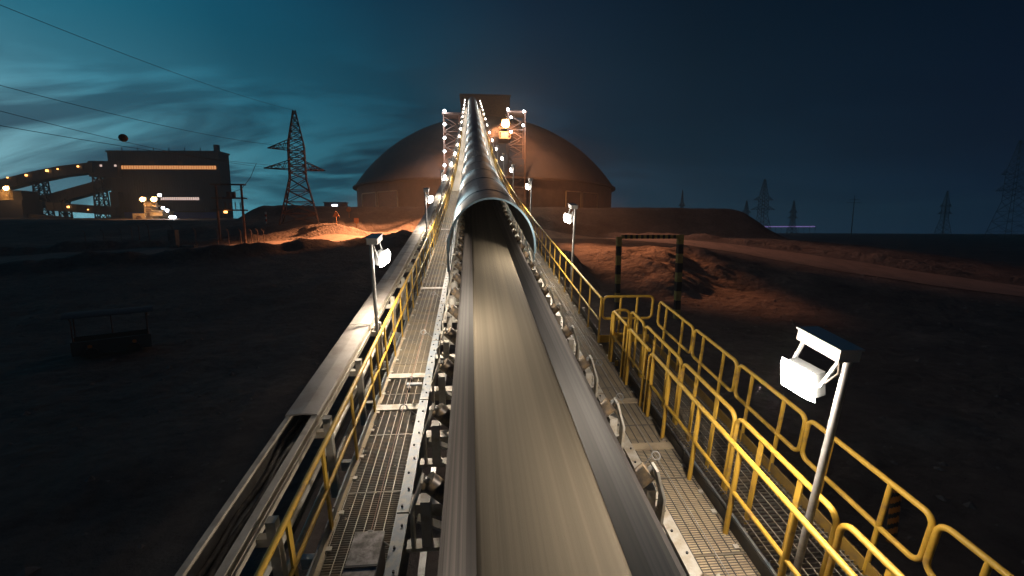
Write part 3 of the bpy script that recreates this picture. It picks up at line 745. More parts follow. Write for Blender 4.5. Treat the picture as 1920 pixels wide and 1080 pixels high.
# ------------------------------------------------------------------ lattice helpers
def lattice(mb, base_c, w0, d0, w1, d1, z0, z1, n, r, ax=Vector((1, 0, 0)), ay=Vector((0, 1, 0)), legs=True, x_only=False):
    def cor(i, z):
        f = (z-z0)/(z1-z0); w = w0+(w1-w0)*f; d = d0+(d1-d0)*f
        sx, sy = ((-1, -1), (1, -1), (1, 1), (-1, 1))[i]
        p = Vector(base_c)+ax*(sx*w/2)+ay*(sy*d/2); p.z = z; return p
    for i in range(4): mb.bar(cor(i, z0), cor(i, z1), r*1.5, r*1.5)
    zs = [z0+(z1-z0)*k/n for k in range(n+1)]
    for k in range(n):
        for i in range(4):
            j = (i+1) % 4
            mb.bar(cor(i, zs[k]), cor(j, zs[k+1]), r); mb.bar(cor(j, zs[k]), cor(i, zs[k+1]), r)
            if k: mb.bar(cor(i, zs[k]), cor(j, zs[k]), r)
    return cor

def pylon(base, H, wb, label, group=None, r=.16, yaw=0, arms=((.66, 5.2, -1), (.485, 6.2, -1), (.485, 5.2, 1))):
    t = thing('transmission_tower', label, 'pylon', base, group); b = Vector(base); z0 = b.z
    ax = Vector((math.cos(yaw), math.sin(yaw), 0)); ay = Vector((-ax.y, ax.x, 0))
    m = MB()
    lattice(m, b, wb, wb, wb*.42, wb*.42, z0-.3, z0+H*.40, 4, r, ax, ay)
    lattice(m, b, wb*.42, wb*.42, wb*.40, wb*.40, z0+H*.40, z0+H*.70, 5, r, ax, ay)
    lattice(m, b, wb*.40, wb*.40, wb*.06, wb*.06, z0+H*.70, z0+H, 5, r*.9, ax, ay)
    m.build('body', M['rust'], t)
    for (f, L, sg) in arms:
        m = MB(); z = z0+H*f; tip = b+ax*sg*(L+wb*.2); tip.z = z
        for q in (-1, 1):
            root = b+ax*sg*wb*.2+ay*q*wb*.2; root.z = z; top = root.copy(); top.z = z+H*.07
            m.bar(root, tip, r*1.2); m.bar(top, tip, r)
            for k in range(1, 4):
                p = root.lerp(tip, k/4); p2 = top.lerp(tip, (k-.5)/4); m.bar(p, p2, r*.7)
                p3 = top.lerp(tip, (k+.5)/4); m.bar(p, p3, r*.6)
        cr_ = m.build('crossarm', M['rust'], t)
    return t
tb = at(564, 420, 89)
pylon((tb.x, tb.y, gh(tb.x, tb.y)), at(553, 207, 89).z-gh(tb.x, tb.y), 6.6, 'tall steel lattice power pylon left of the dome, lit dull red', r=.13, yaw=R(16), arms=((.66, 3.4, -1), (.485, 4.2, -1), (.485, 3.4, 1)))
for px, pt, pb, Y, wb, lb in ((1277, 356, 420, 420, 5, 'faint tiny pylon just right of the dome edge'), (1428, 336, 428, 300, 11, 'larger faint pylon right of the mound end'), (1397, 376, 428, 480, 9, 'small faint pylon left of the larger one past the mound'),
                          (1485, 376, 428, 480, 8, 'small faint pylon above the purple light streak'), (1768, 358, 432, 420, 10, 'faint pylon left of the rightmost one on the plain'), (1890, 262, 440, 260, 16, 'tall faint pylon at the right picture edge')):
    p = at(px, pb, Y); g = gh(p.x, p.y); tp = at(px, pt, Y)
    pylon((p.x, p.y, g), tp.z-g, wb, lb, 'distant pylons on the plain', r=.11*Y/250, arms=((.66, wb*.45, -1), (.66, wb*.45, 1), (.5, wb*.6, -1), (.5, wb*.6, 1)))
p = at(1597, 428, 350); g = gh(p.x, p.y); tp = at(1597, 366, 350)
t = thing('utility_pole', 'single faint pole with short arms on the far right plain', 'pole', (p.x, p.y, g))
MB().tube([(p.x, p.y, g), (p.x, p.y, tp.z)], .4, 8, r2=.25).build('mast', M['rust'], t)
m = MB(); m.bar((p.x-6, p.y, tp.z-6), (p.x+6, p.y, tp.z-6), .3); m.bar((p.x-4, p.y, tp.z-3.5), (p.x+4, p.y, tp.z-3.5), .3); m.build('crossarm', M['rust'], t)

# far road light and horizon
a = at(1412, 424, 700); b = at(1530, 423, 700)
t = thing('far_light_strip', 'thin violet light strip on the right horizon', 'light', ((a.x+b.x)/2, 700, gh(a.x, 700)))
for k in range(24):
    p = a.lerp(b, k/23)
m = MB(); m.bar((a.x, 700, CZ+4.2), (b.x, 702, CZ+4.6), 1.0, 1.6); m.build('lamp_row', M['streak'], t)
m = MB()
for k in range(12):
    p = a.lerp(b, k/11); m.bar((p.x, p.y+1, gh(p.x, p.y)-1), (p.x, p.y+1, CZ+3.6), .5)
m.build('lamp_post', M['wire'], t)

# ------------------------------------------------------------------ power lines and marker ball
def wire(label, pts, r=.035):
    P = []
    for k in range(41):
        f = k/40; a, b = pts; p = a.lerp(b, f); p.z -= pts_sag*4*f*(1-f); P.append(p)
    return tag(MB().tube(P, r, 5).build('power_line', M['wire']), label, 'power line', 'power lines to the left pylon')
pts_sag = 0.9
H_ = at(553, 207, 89)
wire('highest power line running to the left pylon peak', (at(-420, -165, 26), H_), .022)
arm1 = at(517, 272, 88); arm2 = at(500, 315, 140)
wire('second highest power line, to the upper pylon arm', (at(-380, 55, 30), arm1), .024)
wire('power line carrying the round marker ball', (at(-380, 105, 30), at(502, 314, 88)), .024)
wire('lowest power line, passing just above the plant roof', (at(-380, 165, 30), at(595, 315, 90)), .024)
mb_c = at(231, 258.5, 52)
t = MB(); n1, n2 = 12, 20; vs_ = []; rr = .40
for i in range(n1+1):
    for k in range(n2):
        th_ = math.pi*i/n1; a_ = 2*math.pi*k/n2; vs_.append(mb_c+Vector((rr*math.sin(th_)*math.cos(a_), rr*math.sin(th_)*math.sin(a_), rr*math.cos(th_))))
t.add(vs_, [(i*n2+k, i*n2+(k+1) % n2, (i+1)*n2+(k+1) % n2, (i+1)*n2+k) for i in range(n1) for k in range(n2)], True)
t.tube([mb_c+Vector((rr*1.01*math.cos(2*math.pi*k/24), rr*1.01*math.sin(2*math.pi*k/24), 0)) for k in range(24)], .02, 5, closed=True)
tag(t.build('marker_ball', M['ball']), 'dark orange marker ball hanging on a power line in the left sky', 'marker ball')

# ------------------------------------------------------------------ processing plant at left
YB = 240.0
PA = R(4); PN = Vector((math.sin(PA), math.cos(PA), 0)); PU = Vector((math.cos(PA), -math.sin(PA), 0)); PZ = Vector((0, 0, 1))
PD = at(322, 415, YB).dot(PN)
def pat(px, py, off=0.):
    d = at(px, py, 100)-CAM; return CAM+d*((PD+off)/d.dot(PN))
def pbox(mb, a, b, d0, d1):
    c = (a+b)/2; c = c-PN*c.dot(PN)+PN*(PD+(d0+d1)/2)
    return mb.obox(c, (PU, PN, PZ), (abs((b-a).dot(PU))/2, (d1-d0)/2, abs(b.z-a.z)/2))
def p_px(x0, y0, x1, y1, d0, d1, name, m, parent):
    return pbox(MB(), pat(x0, y1, d0), pat(x1, y0, d0), d0, d1).build(name, m, parent)
def bx_px(x0, y0, x1, y1, Y, dep, name, m, parent, proud=0.):
    a = at(x0, y1, Y); b = at(x1, y0, Y)
    return MB().box((a.x, Y-proud, a.z), (b.x, Y+dep, b.z)).build(name, m, parent)
p = at(322, 415, YB)
gz = gh(p.x, p.y)
bl = thing('plant_building', 'large dark blue plant hall with a lit orange window band', 'building', (p.x, YB, gz))
a = pat(216, 425); b = pat(409, 286); m = pbox(MB(), a, b, 0, 8.5)
for k in range(44):
    x = (b-a).dot(PU)*(k+.5)/44; q = a+PU*x; q2 = q.copy(); q2.z = b.z-.2; pbox(m, q-PU*.12, q2+PU*.12, -.12, -.001)
m.build('wall', M['plant'], bl)
a2 = a.copy(); a2.z = b.z; b2 = b.copy(); b2.z = b.z+.8; pbox(MB(), a2-PU*.4, b2+PU*.4, -.4, 8.9).build('roof', M['plant'], bl)
for k in range(7):
    q = a+PU*(7+k*7.5); q.z = b.z+.8; q2 = q.copy(); q2.z += 1.5; pbox(MB(), q-PU*.12, q2+PU*.12, .2, .5).build('roof_post', M['plant'], bl)
p_px(401, 271, 407, 287, 1, 3, 'chimney', M['plant'], bl)
def band(x0, y0, x1, y1, n, mm):
    a = pat(x0, y1); b = pat(x1, y0); m = pbox(MB(), a, b, -.3, -.121); m.use(1)
    for k in range(n+1):
        q = a+PU*((b-a).dot(PU)*k/n); q2 = q.copy(); q2.z = b.z; pbox(m, q-PU*.10, q2+PU*.10, -.36, -.301)
    m.build('window', [M[mm], M['plant']], bl)
band(219, 311, 406, 317, 40, 'winorange'); band(302, 370, 374, 375, 18, 'winwhite')
# the orange band turns the corner on the right side wall
q0 = pat(409, 317); q1 = pat(409, 311); m = MB(); c = q0.lerp(q1, .5)+PU*.06+PN*4.25; m.obox(c, (PU, PN, PZ), (.05, 4.2, (q1.z-q0.z)/2)); m.build('window', M['winorange'], bl)
p_px(280, 302, 288, 308, -.4, -.125, 'vent', M['rust'], bl); p_px(333, 302, 341, 308, -.4, -.125, 'vent', M['rust'], bl)
p_px(214, 398, 408, 420, -.45, -.13, 'base_band', M['plantblue'], bl)
p_px(330, 387, 384, 397, -3, -.46, 'lean_to', M['plant'], bl)
p_px(211, 360, 221, 418, -3, 5, 'side_annex', M['plant'], bl)

def gallery(label, pts, Y, h, lights=()):
    t = thing('conveyor_gallery', label, 'conveyor gallery', at(pts[0][0], pts[0][1], Y), 'enclosed conveyor galleries at the plant')
    m = MB()
    for (x0, y0), (x1, y1) in zip(pts[:-1], pts[1:]):
        a = at(x0, y0, Y); b = at(x1, y1, Y); hz = h*Y/F_PX
        vs_ = [a, b, b+Vector((0, 0, -hz)), a+Vector((0, 0, -hz))]; vs_ += [v+Vector((0, 5, 0)) for v in vs_]
        m.add(vs_, [(0, 1, 2, 3), (7, 6, 5, 4), (0, 4, 5, 1), (1, 5, 6, 2), (2, 6, 7, 3), (3, 7, 4, 0)])
    for (x0, y0), (x1, y1) in zip(pts[:-1], pts[1:]):
        a = at(x0, y0, Y); b = at(x1, y1, Y); n = max(2, int((b-a).length/3)); hz = h*Y/F_PX
        for k in range(n):
            p_ = a.lerp(b, k/n); m.box((p_.x-.08, p_.y-.14, p_.z-hz+.05), (p_.x+.08, p_.y-.02, p_.z-.05))
    m.build('casing', M['plant'], t)
    for (x, y, s_) in lights:
        c = at(x, y, Y-.6); m = MB(); r_ = .72*s_*Y/F_PX; m.obox(c, (Vector((1, 0, 0)), Vector((0, 1, 0)), Vector((0, 0, 1))), (r_, .2, r_)); m.build('light', M['spotorange'], t)
gallery('topmost curved dark gallery sloping to the left picture edge', [(-60, 350), (0, 336), (60, 321), (110, 311), (170, 304)], 238, 17, [(49, 328.5, 2.0), (88, 320, 2.4), (108, 317, 1.2), (146, 312, 1.6), (14, 333, 1.2)])
gallery('straight dark gallery rising to the plant hall', [(30, 378), (100, 361), (222, 327)], 243, 18, [(211, 334, 1.2), (56, 382, 1.4)])
gallery('lowest level dark gallery in front of the plant', [(85, 379), (130, 382), (216, 388)], 236, 14, [(128, 388, 2.2), (165, 393, .9), (57, 380, 1.2)])
gallery('ground level dark gallery left of the plant hall', [(-60, 396), (60, 402), (120, 407)], 230, 14, [(33, 416, 1.2), (158, 415, 1.8)])
t = thing('transfer_tower', 'dark block tower joining the galleries beside the plant hall', 'tower', at(193, 415, 239))
bx_px(167, 303, 219, 331, 239, 8, 'casing', M['plant'], t)
bx_px(165.5, 302, 219, 303.2, 238.6, 9, 'roof', M['plant'], t)
for x, y in ((189, 310.5), (216, 310.5)): bx_px(x-1.8, y-1.8, x+1.8, y+1.8, 238.8, .1, 'window', M['winwhite'], t)
for px0, px1, yt, lb in ((171, 190, 331, 'dark lattice trestle under the block tower'), (58, 82, 338, 'dark lattice trestle under the topmost gallery'), (108, 121, 372, 'short lattice trestle between the lower galleries')):
    Y = 241; a = at(px0, yt, Y); b = at(px1, yt, Y); c = (a+b)/2; z0 = gh(c.x, Y)-.5
    t = MB(); w_ = b.x-a.x; lattice(t, (c.x, Y+1.5, 0), w_*1.15, 3, w_*.75, 3, z0, a.z, 5, .30)
    tag(t.build('trestle', M['plant']), lb, 'trestle', 'lattice trestles under the galleries')
t = thing('storage_bin', 'low bin with a bright orange lit front at the left edge', 'bin', at(15, 415, 228))
bx_px(-40, 375, 40, 418, 228, 10, 'wall', M['plant'], t); bx_px(21, 357, 40, 376, 230, 8, 'shed', M['plant'], t)
m = MB(); c = at(6, 376, 229); z1 = at(6, 357, 229).z; m.tube([(c.x, 231, c.z), (c.x, 231, z1)], 3.6, 20); m.build('tank', M['cream'], t)
def point(parent, loc, e, col, size=.3):
    ld = bpy.data.lights.new('lamp_light', 'POINT'); ld.energy = e; ld.color = col; ld.shadow_soft_size = size
    o = bpy.data.objects.new('lamp_light', ld); C.objects.link(o); o.location = Vector(loc)-parent.location; o.parent = parent; return o
def small_lamp(label, loc, r, mm, e=0, col=(1, .5, .2), mast=None, group=None):
    t = thing('work_light', label, 'lamp', loc, group)
    m = MB(); l_ = Vector(loc); vs_ = []
    for i in range(7):
        for k in range(10):
            th_ = math.pi*i/6; a_ = 2*math.pi*k/10; vs_.append(l_+Vector((r*math.sin(th_)*math.cos(a_), r*math.sin(th_)*math.sin(a_), r*math.cos(th_))))
    m.add(vs_, [(i*10+k, i*10+(k+1) % 10, (i+1)*10+(k+1) % 10, (i+1)*10+k) for i in range(6) for k in range(10)], True); m.build('globe', M[mm], t)
    m = MB(); m.box((l_.x-r*.9, l_.y+r*.6, l_.z-r*.4), (l_.x+r*.9, l_.y+r*1.6, l_.z+r*1.25)); m.build('housing', M['house'], t)
    if mast: MB().tube([l_+Vector((0, r*1.4, 0)), l_+Vector((0, r*1.4, -mast))], .12, 6).build('mast', M['plant'], t)
    if e: point(t, l_+Vector((0, -r*1.6, -.1)), e, col, r)
    return t
OR = (1, .46, .15)
small_lamp('bright orange lamp over the tank at the left edge', at(11, 353, 224), .9, 'lampo', 2500, OR, mast=4)
small_lamp('left one of two bright orange lamps over the cream machine', at(267, 374, 196), .8, 'lampo', 2600, OR, mast=4, group='lamps on the cream machine')
small_lamp('right one of two bright orange lamps over the cream machine', at(288, 374, 196), .9, 'lampo', 2600, OR, mast=4, group='lamps on the cream machine')
for k, (x, y, r, lb) in enumerate(((299, 366, .55, 'highest white lamp beside the plant hall'), (305.5, 390, .5, 'white lamp right of the cream machine, upper of the pair'), (313, 395, .55, 'white lamp right of the cream machine, lower of the pair'), (320, 407, .5, 'left white lamp low by the bank crest'), (327, 407.5, .5, 'right white lamp low by the bank crest'), (260, 414.5, .6, 'white lamp low in front of the cream machine'))):
    small_lamp(lb, at(x, y, 195), r, 'lampw', 250, (.8, .9, 1), mast=1.2, group='white work lamps by the cream machine')
# cream machine (loading station) with ladder tower
YM = 200
t = thing('loading_station', 'cream machine house with a ladder tower under orange lamps', 'machine', at(280, 415, YM))
bx_px(250, 400, 272, 418, YM, 6, 'engine_house', M['cream'], t); bx_px(282, 396, 304, 405, YM, 7, 'cabin', M['cream'], t)
bx_px(273, 378, 283, 418, YM+.5, 4, 'ladder_tower', M['cream'], t); bx_px(283, 405, 298, 418, YM+1, 6, 'base', M['cream'], t)
m = MB()
for k in range(9):
    q = at(273.5, 380+k*4.2, YM); q2 = at(282.5, 380+k*4.2, YM); m.box((q.x, YM-.1, q.z-.12), (q2.x, YM+.45, q.z+.12))
m.build('rung', M['rust'], t)
bx_px(270, 385, 294, 386.4, YM-.5, 5, 'platform', M['cream'], t); bx_px(282, 395, 305, 396, YM-.4, 8, 'cabin_roof', M['house'], t)
bx_px(284, 406.5, 287, 412, YM+.9, .1, 'door', M['blackp'], t)
m = MB(); q = at(261, 410, YM); m.tube([(q.x, YM-.2, q.z), (q.x, YM+.1, q.z)], 1.2, 16); m.build('fan_grille', M['rust'], t)

# ------------------------------------------------------------------ H frame with transformers
YH = 75.0
a = at(404, 348, YH); b = at(452, 348, YH); g0 = gh(a.x, YH); 
t = thing('transformer_frame', 'dark two post frame holding a transformer and insulators', 'transformer stand', ((a.x+b.x)/2, YH, g0))
for q in (a, b): MB().tube([(q.x, YH, gh(q.x, YH)-.3), (q.x, YH, a.z+.1)], .2, 10, r2=.16).build('post', M['rust'], t)
for py in (346, 371.5, 394):
    z = at(430, py, YH).z; m = MB(); 
    for dy_ in (-.3, .3): m.box((a.x-.6, YH+dy_-.06, z-.1), (b.x+.6, YH+dy_+.06, z+.1))
    m.build('beam', M['rust'], t)
z1 = at(430, 394, YH).z; z2 = at(430, 371.5, YH).z
m = MB(); m.tube([(b.x-2.0, YH, z2+.12), (b.x-2.0, YH, z2+.95)], .30, 12); m.tube([(b.x-1.2, YH, z2+.12), (b.x-1.2, YH, z2+.95)], .30, 12); m.build('transformer', M['rust'], t)
for k in range(4):
    x = a.x+1.2+k*.75; m = MB()
    m.tube([(x, YH, z1+.12), (x, YH, z1+1.3)], .05, 8)
    for j in range(5): m.tube([(x, YH, z1+.3+j*.18), (x, YH, z1+.36+j*.18)], .12, 10)
    m.build('insulator', M['rust'], t)
m = MB(); m.tube([Vector((b.x-1.2, YH, z2+1)), at(452, 355, YH), at(462, 343, YH), at(470, 332, YH), at(478, 312, YH), at(481, 306, YH)], .035, 6); m.build('jumper_cable', M['wire'], t)
lq = at(423, 397.5, YH-.5); m = MB(); m.box((lq.x-.22, lq.y-.1, lq.z-.16), (lq.x+.22, lq.y+.1, lq.z+.16)); m.build('lamp', M['spotorange'], t)

# substation fence posts and slabs on the left yard
fpx = [160, 195, 228, 248, 262, 280, 325, 367, 409, 429, 452, 472, 484, 495]
for k, x in enumerate(fpx):
    Y = 72; q = at(x, 450, Y); g = gh(q.x, Y); m = MB()
    m.tube([(q.x, Y, g-.2), (q.x, Y, g+2.2), (q.x-.15, Y-.3, g+2.55)], .05, 6)
    m.box((q.x-.12, Y-.12, g-.2), (q.x+.12, Y+.12, g+.12))
    tag(m.build('fence_post', M['rust']), 'bent top steel fence post in the left yard, %s from the left' % ORD[k], 'fence post', 'fence posts in the left yard')
for (x0, y0, x1, y1, lb, nm) in ((315, 417, 326, 450, 'upright pale concrete block by the yard fence', 'concrete_block'), (330, 449, 363, 454, 'low concrete slab on the ground of the yard', 'concrete_slab')):
    Y = 70; a = at(x0, y1, Y); b = at(x1, y0, Y); g = gh(a.x, Y); m = MB(); hh = b.z-a.z
    m.box((a.x, Y, g-.2), (b.x, Y+.9, g+hh)); m.box((a.x+.1, Y-.4, g-.2), (b.x+.5, Y-.002, g+hh*.12))
    tag(m.build(nm, M['concrete']), lb, 'concrete block')
# gate bar and small signs by the road
def sign(px, py_t, py_b, Y, kind, lb):
    q = at(px, py_b, Y); g = gh(q.x, Y); h = at(px, py_t, Y).z-at(px, py_b, Y).z
    t = thing('road_sign', lb, 'sign', (q.x, Y, g), 'small signs by the left road')
    MB().tube([(q.x, Y, g-.2), (q.x, Y, g+h)], .07, 6).build('post', M['signp'], t); m = MB(); z = g+h
    if kind == 'tri': m.add([(q.x-.6, Y-.1, z-.5), (q.x+.6, Y-.1, z-.5), (q.x, Y-.1, z+.5), (q.x-.6, Y-.06, z-.5), (q.x+.6, Y-.06, z-.5), (q.x, Y-.06, z+.5)], [(0, 1, 2), (5, 4, 3), (0, 3, 4, 1), (1, 4, 5, 2), (2, 5, 3, 0)])
    elif kind == 'round': m.tube([(q.x, Y-.12, z-.3), (q.x, Y-.08, z-.3)], .5, 18)
    else: m.box((q.x-.45, Y-.12, z-.6), (q.x+.45, Y-.08, z+.4))
    m.build('plate', M['signp'], t)
sign(631, 402, 422, 86, 'tri', 'small orange triangular sign on a post by the left road')
sign(655, 396, 414, 100, 'round', 'small round orange sign on the slope under the dome')
sign(668.5, 398, 418, 92, 'square', 'double square sign on a post near the dome foot')
q = at(499, 415, 90); g = gh(q.x, 90)
t = thing('striped_post', 'red and white banded post left of the lattice pylon', 'post', (q.x, 90, g))
for k in range(5): MB().tube([(q.x, 90, g+k*.45-.1), (q.x, 90, g+k*.45+.348)], .16, 8).build('band', M['signr' if k % 2 else 'signw'], t)
# small shed and truck lights on the pad
q = at(628, 387, 118); g = gh(q.x, 118)
t = thing('site_cabin', 'tiny dark cabin with a white lamp on the bank by the dome', 'cabin', (q.x, 118, g))
MB().box((q.x-2.6, 118, g-.2), (q.x+2.6, 120, g+1.3)).build('wall', M['plant'], t); MB().box((q.x-2.8, 117.8, g+1.3), (q.x+2.8, 120.2, g+1.45)).build('roof', M['plant'], t)
MB().box((q.x-.6, 117.9, g+.45), (q.x+.5, 117.98, g+.8)).build('lamp', M['lampw'], t)

# ------------------------------------------------------------------ height gantry on the right
aL = at(1160, 444, 33.6); aR = at(1277, 440, 33.4)
t = thing('height_gantry', 'black and yellow striped height gate over the dirt track', 'gantry', ((aL.x+aR.x)/2, 33.5, gh(13.5, 33.5)))
for q, w_ in ((aL, .17), (aR, .20)):
    g = gh(q.x, 33.5); m1 = MB(); top = q.z; hb = (top-g)/9
    for k in range(9): m1.use(k % 2).box((q.x-w_, 33.5-w_, g+k*hb-(.3 if k == 0 else 0)), (q.x+w_, 33.5+w_, g+(k+1)*hb))
    m1.build('post', [M['gantyellow'], M['blackp']], t)
m1 = MB(); n = 21; L = aR.x-aL.x-.38
for k in range(n):
    x = aL.x+.18+L*k/n; m1.use(k % 2).box((x, 33.36, aR.z-.30), (x+L/n, 33.64, aR.z-.02))
m1.build('crossbar', [M['gantyellow'], M['blackp']], t)

# chevron bollard by the stairway
q = at(1668, 1035, 8.9); q.z = gh(q.x, 8.9)
t = thing('bollard', 'orange bollard with black chevrons on the ground below the stairway', 'bollard', q)
m = MB(); K = 28; H2 = 44
vs_ = [(q.x+.10*math.cos(2*math.pi*i/K), 8.9+.10*math.sin(2*math.pi*i/K), q.z-.1+1.35*j/H2) for j in range(H2+1) for i in range(K)]
for j in range(H2):
    for i in range(K):
        a_ = (2*math.pi*(i+.5)/K-1.5*math.pi+math.pi) % (2*math.pi)-math.pi
        ph = (j/H2*1.35+.10*abs(a_)/1.2) / .26
        m.use(1 if ph % 1 < .45 else 0)
        if not m.v: m.v = [tuple(v) for v in vs_]
        m.f.append((j*K+i, j*K+(i+1) % K, (j+1)*K+(i+1) % K, (j+1)*K+i)); m.sm.append(True); m.mi.append(m.cur)
m.build('tube', [M['orangep'], M['blackp']], t)
MB().tube([(q.x, 8.9, q.z+1.25), (q.x, 8.9, q.z+1.29)], .11, 14).build('cap', M['orangep'], t)

# ------------------------------------------------------------------ canopy trailer on the dark left ground
q = Vector((-20.8, 27.6, 0)); q.z = gh(q.x, q.y)
t = thing('canopy_trailer', 'dark open box trailer with a pale canopy on thin poles', 'trailer', q)
ax = Vector((math.cos(.62), math.sin(.62), 0)).normalized(); ay = Vector((-ax.y, ax.x, 0)); az = Vector((0, 0, 1))
def tl(x, y, z): return q+ax*x+ay*y+az*z
m = MB()
for y in (-.9, .9): m.obox(tl(0, y, .62), (ax, ay, az), (1.7, .03, .38))
m.build('side_panel', M['tubgreen'], t)
m = MB()
for x in (-1.68, 1.68): m.obox(tl(x, 0, .62), (ax, ay, az), (.03, .868, .38))
m.build('end_panel', M['tubrust'], t)
MB().obox(tl(0, 0, .28), (ax, ay, az), (1.65, .86, .03)).build('floor', M['tubrust'], t)
for x, y in ((-1.6, -.85), (-1.6, .85), (1.6, -.85), (1.6, .85), (0, .85)):
    MB().tube([tl(x, y, 1.0), tl(x, y, 2.1), tl(x*1.05, y*.92, 2.38)], .03, 6).build('pole', M['tubrust'], t)
vs_ = []
for i in range(9):
    y = -1.0+2.0*i/8
    for x in (-1.95, 1.95):
        vs_.append(tl(x, y, 2.36+.16*(1-(y/1.0)**2)))
m = MB(); m.add(vs_, [(2*i, 2*i+1, 2*i+3, 2*i+2) for i in range(8)], True); m.add([v-az*.05 for v in vs_], [(2*i, 2*i+2, 2*i+3, 2*i+1) for i in range(8)], True)
m.build('canopy', M['canvas'], t)
for x, y in ((-.9, -.95), (-.9, .95), (.9, -.95), (.9, .95)):
    m = MB().tube([tl(x, y-.07, .30), tl(x, y+.07, .30)], .30, 16); m.build('wheel', M['blackp'], t)
for x in (-.95, .95):
    m = MB().tube([tl(x, -.95, .68), tl(x, -.932, .68)], .10, 14); m.build('round_badge', M['orangep'], t)

# ------------------------------------------------------------------ stair towers and lamps by the dome
Yt = 126.0
def frame_tower(x0, x1, yt, yb, lb, cam_lean=0):
    a = at(x0, yt, Yt); b = at(x1, yt, Yt); zt = a.z; g = gh(a.x, Yt)-.5
    t = thing('trestle_tower', lb, 'tower', ((a.x+b.x)/2, Yt, g), 'braced trestle towers beside the conveyor top')
    for x in (a.x, b.x):
        for dy_ in (0, 5): MB().box((x-.16, Yt+dy_-.16, g), (x+.16, Yt+dy_+.16, zt)).build('column', M['rust'], t)
    for dy_ in (-.02, 5.02):
        m = MB(); z = zt-.6; k = 0
        while z > g+3:
            m.bar((a.x, Yt+dy_, z), ((a.x+b.x)/2+ .6*(b.x-a.x)*.5, Yt+dy_, z-1.9), .14); m.bar(((a.x+b.x)/2+.6*(b.x-a.x)*.5, Yt+dy_, z-1.9), (a.x, Yt+dy_, z-3.8), .14)
            m.bar((a.x+.2, Yt+dy_*1.0, z-3.8), (b.x-.2, Yt+dy_, z-3.8), .13); z -= 3.8
        m.build('brace', M['rust'], t)
    m = MB(); m.box((a.x-.4, Yt-.5, zt), (b.x+.4, Yt+5.5, zt+.4)); m.build('platform', M['rust'], t)
    return t, a, b
tw, a, b = frame_tower(831.5, 861, 214, 320, 'braced steel tower left of the conveyor top with lamps on its post')
for k, (y, o) in enumerate(((208, 'top'), (233, 'second'), (258.5, 'middle'), (284, 'fourth'), (310, 'lowest'))):
    small_lamp('white lamp on the left tower post, %s of five' % o, at(833.5, y, Yt-.7), .35, 'lampw', 350, (.8, .9, 1), group='white lamps on the left tower post')
tw, a, b = frame_tower(953, 984.5, 211, 265, 'braced steel tower right of the conveyor top with a railed platform')
for k, (x, y, lb) in enumerate(((982, 209, 'white lamp at the top of the right tower post'), (981, 235, 'white lamp below the top of the right tower post'), (952.5, 205, 'white lamp left of the right tower top'), (958.5, 220, 'white lamp above right of the big orange lamp'), (958, 247, 'white lamp below the big orange lamp'))):
    small_lamp(lb, at(x, y, Yt-.9), .33, 'lampw', 300, (.8, .9, 1), group='white lamps on the right tower')
# lamp platform with the big sodium floodlight
c = at(948, 232, 118); c0 = at(936, 247, 119); c1 = at(957, 260, 119)
t = thing('lamp_platform', 'orange lit railed platform under the big orange lamp', 'platform', ((c0.x+c1.x)/2, 119, c1.z))
MB().box((c0.x, 119, c1.z), (c1.x, 125.5, c1.z+.25)).build('deck', M['rust'], t)
m = MB()
for k in range(5):
    x = c0.x+(c1.x-c0.x)*k/4; m.box((x-.06, 118.94, c1.z+.25), (x+.06, 119.06, c0.z))
for f in (.55, 1.0): z = c1.z+(c0.z-c1.z)*f; m.box((c0.x, 118.9, z-.05), (c1.x, 118.939, z+.05))
m.build('railing', M['rust'], t)
MB().box((c0.x+.6, 121, c1.z+.25), (c1.x-.6, 125, c0.z+.3)).build('cabin', M['cream'], t)
lt = small_lamp('big orange floodlight cluster right of the conveyor top', c, 1.0, 'lampo', 9000, OR)
def aim_spot(parent, loc, target, e, col, size, blend=.4, soft=.6):
    ld = bpy.data.lights.new('flood_beam', 'SPOT'); ld.energy = e; ld.color = col; ld.spot_size = R(size); ld.spot_blend = blend; ld.shadow_soft_size = soft
    o = bpy.data.objects.new('flood_beam', ld); C.objects.link(o); o.parent = parent; o.location = Vector(loc)-parent.location
    o.rotation_euler = (Vector(target)-Vector(loc)).to_track_quat('-Z', 'Y').to_euler(); return o
cc = c+Vector((0, -1.4, 0))
aim_spot(lt, cc, (-19, 86, 5), 2000000, (1, .38, .15), 24, .9)
aim_spot(lt, cc, (20, 60, 3), 600000, (1, .34, .13), 15, .95)
aim_spot(lt, cc+Vector((0, .5, -.6)), (8, 135, 24), 14000, (1, .42, .18), 160, .8)
aim_spot(lt, cc, (44, 72, 3), 110000, (1, .42, .24), 30, 1.0)

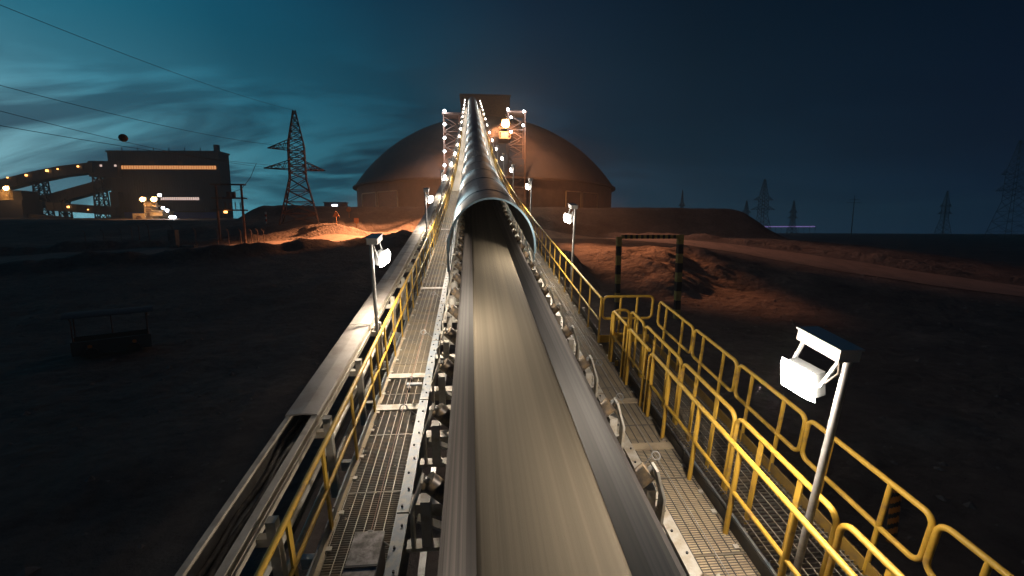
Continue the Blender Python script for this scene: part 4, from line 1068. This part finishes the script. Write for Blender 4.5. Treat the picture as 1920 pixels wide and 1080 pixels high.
# ------------------------------------------------------------------ loose stones on the ground (too many to count)
rs = random.Random(11); m = MB()
for k in range(2600):
    x = rs.uniform(-45, 48); y = 6+74*rs.random()**1.3
    if abs(x-.7) < 4.2 and y < 70: continue
    r_ = .05+.16*rs.random()**3; z = gh(x, y) if False else 0
    m.cur = 0; a0 = rs.random()*6.28
    P8 = []
    for (u_, v_, w_) in ((1, 0, 0), (.3, .9, .1), (-.8, .6, 0), (-.7, -.7, .1), (.4, -.9, 0), (.1, .1, .75)):
        q_ = rs.uniform(.7, 1.25)*r_; P8.append((x+q_*(u_*math.cos(a0)-v_*math.sin(a0)), y+q_*(u_*math.sin(a0)+v_*math.cos(a0)), w_*q_*.9))
    m.add(P8, [(0, 1, 5), (1, 2, 5), (2, 3, 5), (3, 4, 5), (4, 0, 5), (4, 3, 2, 1, 0)])
V_ = np.array(m.v); V_[:, 2] += np.repeat(ghl(V_[:, 0].reshape(-1, 6).mean(1), V_[:, 1].reshape(-1, 6).mean(1)), 6)-.01
m.v = [tuple(v) for v in V_]
tag(m.build('loose_stones', M['stone'], origin=(0, 0, 0)), 'loose stones scattered over the dark bare ground', 'stones', kind='stuff')

# spilled ore along the walkways and beams
m = MB()
for k in range(900):
    s_ = rs.uniform(.8, 12); sg = rs.choice((-1, 1))
    if rs.random() < .6: x = CX+sg*(1.275+.05*rs.random()**2) if rs.random() < .4 else CX+sg*(1.86-.16*rs.random()**2.5)
    else: x = CX+sg*rs.uniform(1.28, 1.86)
    c = PP(s_, x, FL+.006); r_ = .004+.016*rs.random()**3; a_, b_, c_ = AX(s_); a0 = rs.random()*6.28
    P8 = []
    for (u_, v_, w_) in ((1, 0, 0), (.3, .9, .1), (-.8, .6, 0), (-.7, -.7, .1), (.4, -.9, 0), (.1, .1, .8)):
        q_ = rs.uniform(.7, 1.25)*r_; P8.append(c+a_*(q_*(u_*math.cos(a0)-v_*math.sin(a0)))+b_*(q_*(u_*math.sin(a0)+v_*math.cos(a0)))+c_*(w_*q_))
    m.add(P8, [(0, 1, 5), (1, 2, 5), (2, 3, 5), (3, 4, 5), (4, 0, 5), (4, 3, 2, 1, 0)])
tag(m.build('spilled_ore', M['dust'], origin=PP(3, CX, FL)), 'crumbs of spilled ore on the walkway gratings', 'ore', kind='stuff')

# ------------------------------------------------------------------ haze: thin volume added round the whole site for a glow at the lamps
hm = bpy.data.materials.new('glow_haze'); hm.use_nodes = True; hn = hm.node_tree.nodes; hn.clear()
ho_ = hn.new('ShaderNodeOutputMaterial'); hv = hn.new('ShaderNodeVolumePrincipled'); hm.node_tree.links.new(hv.outputs[0], ho_.inputs['Volume'])
hv.inputs['Color'].default_value = (.92, .88, .84, 1); hv.inputs['Density'].default_value = .0007; hv.inputs['Anisotropy'].default_value = .4
ob = MB().box((-1006, -1006, -9), (1006, 1006, 62)).build('haze', hm, origin=(0, 0, 0)); ob['kind'] = 'stuff'
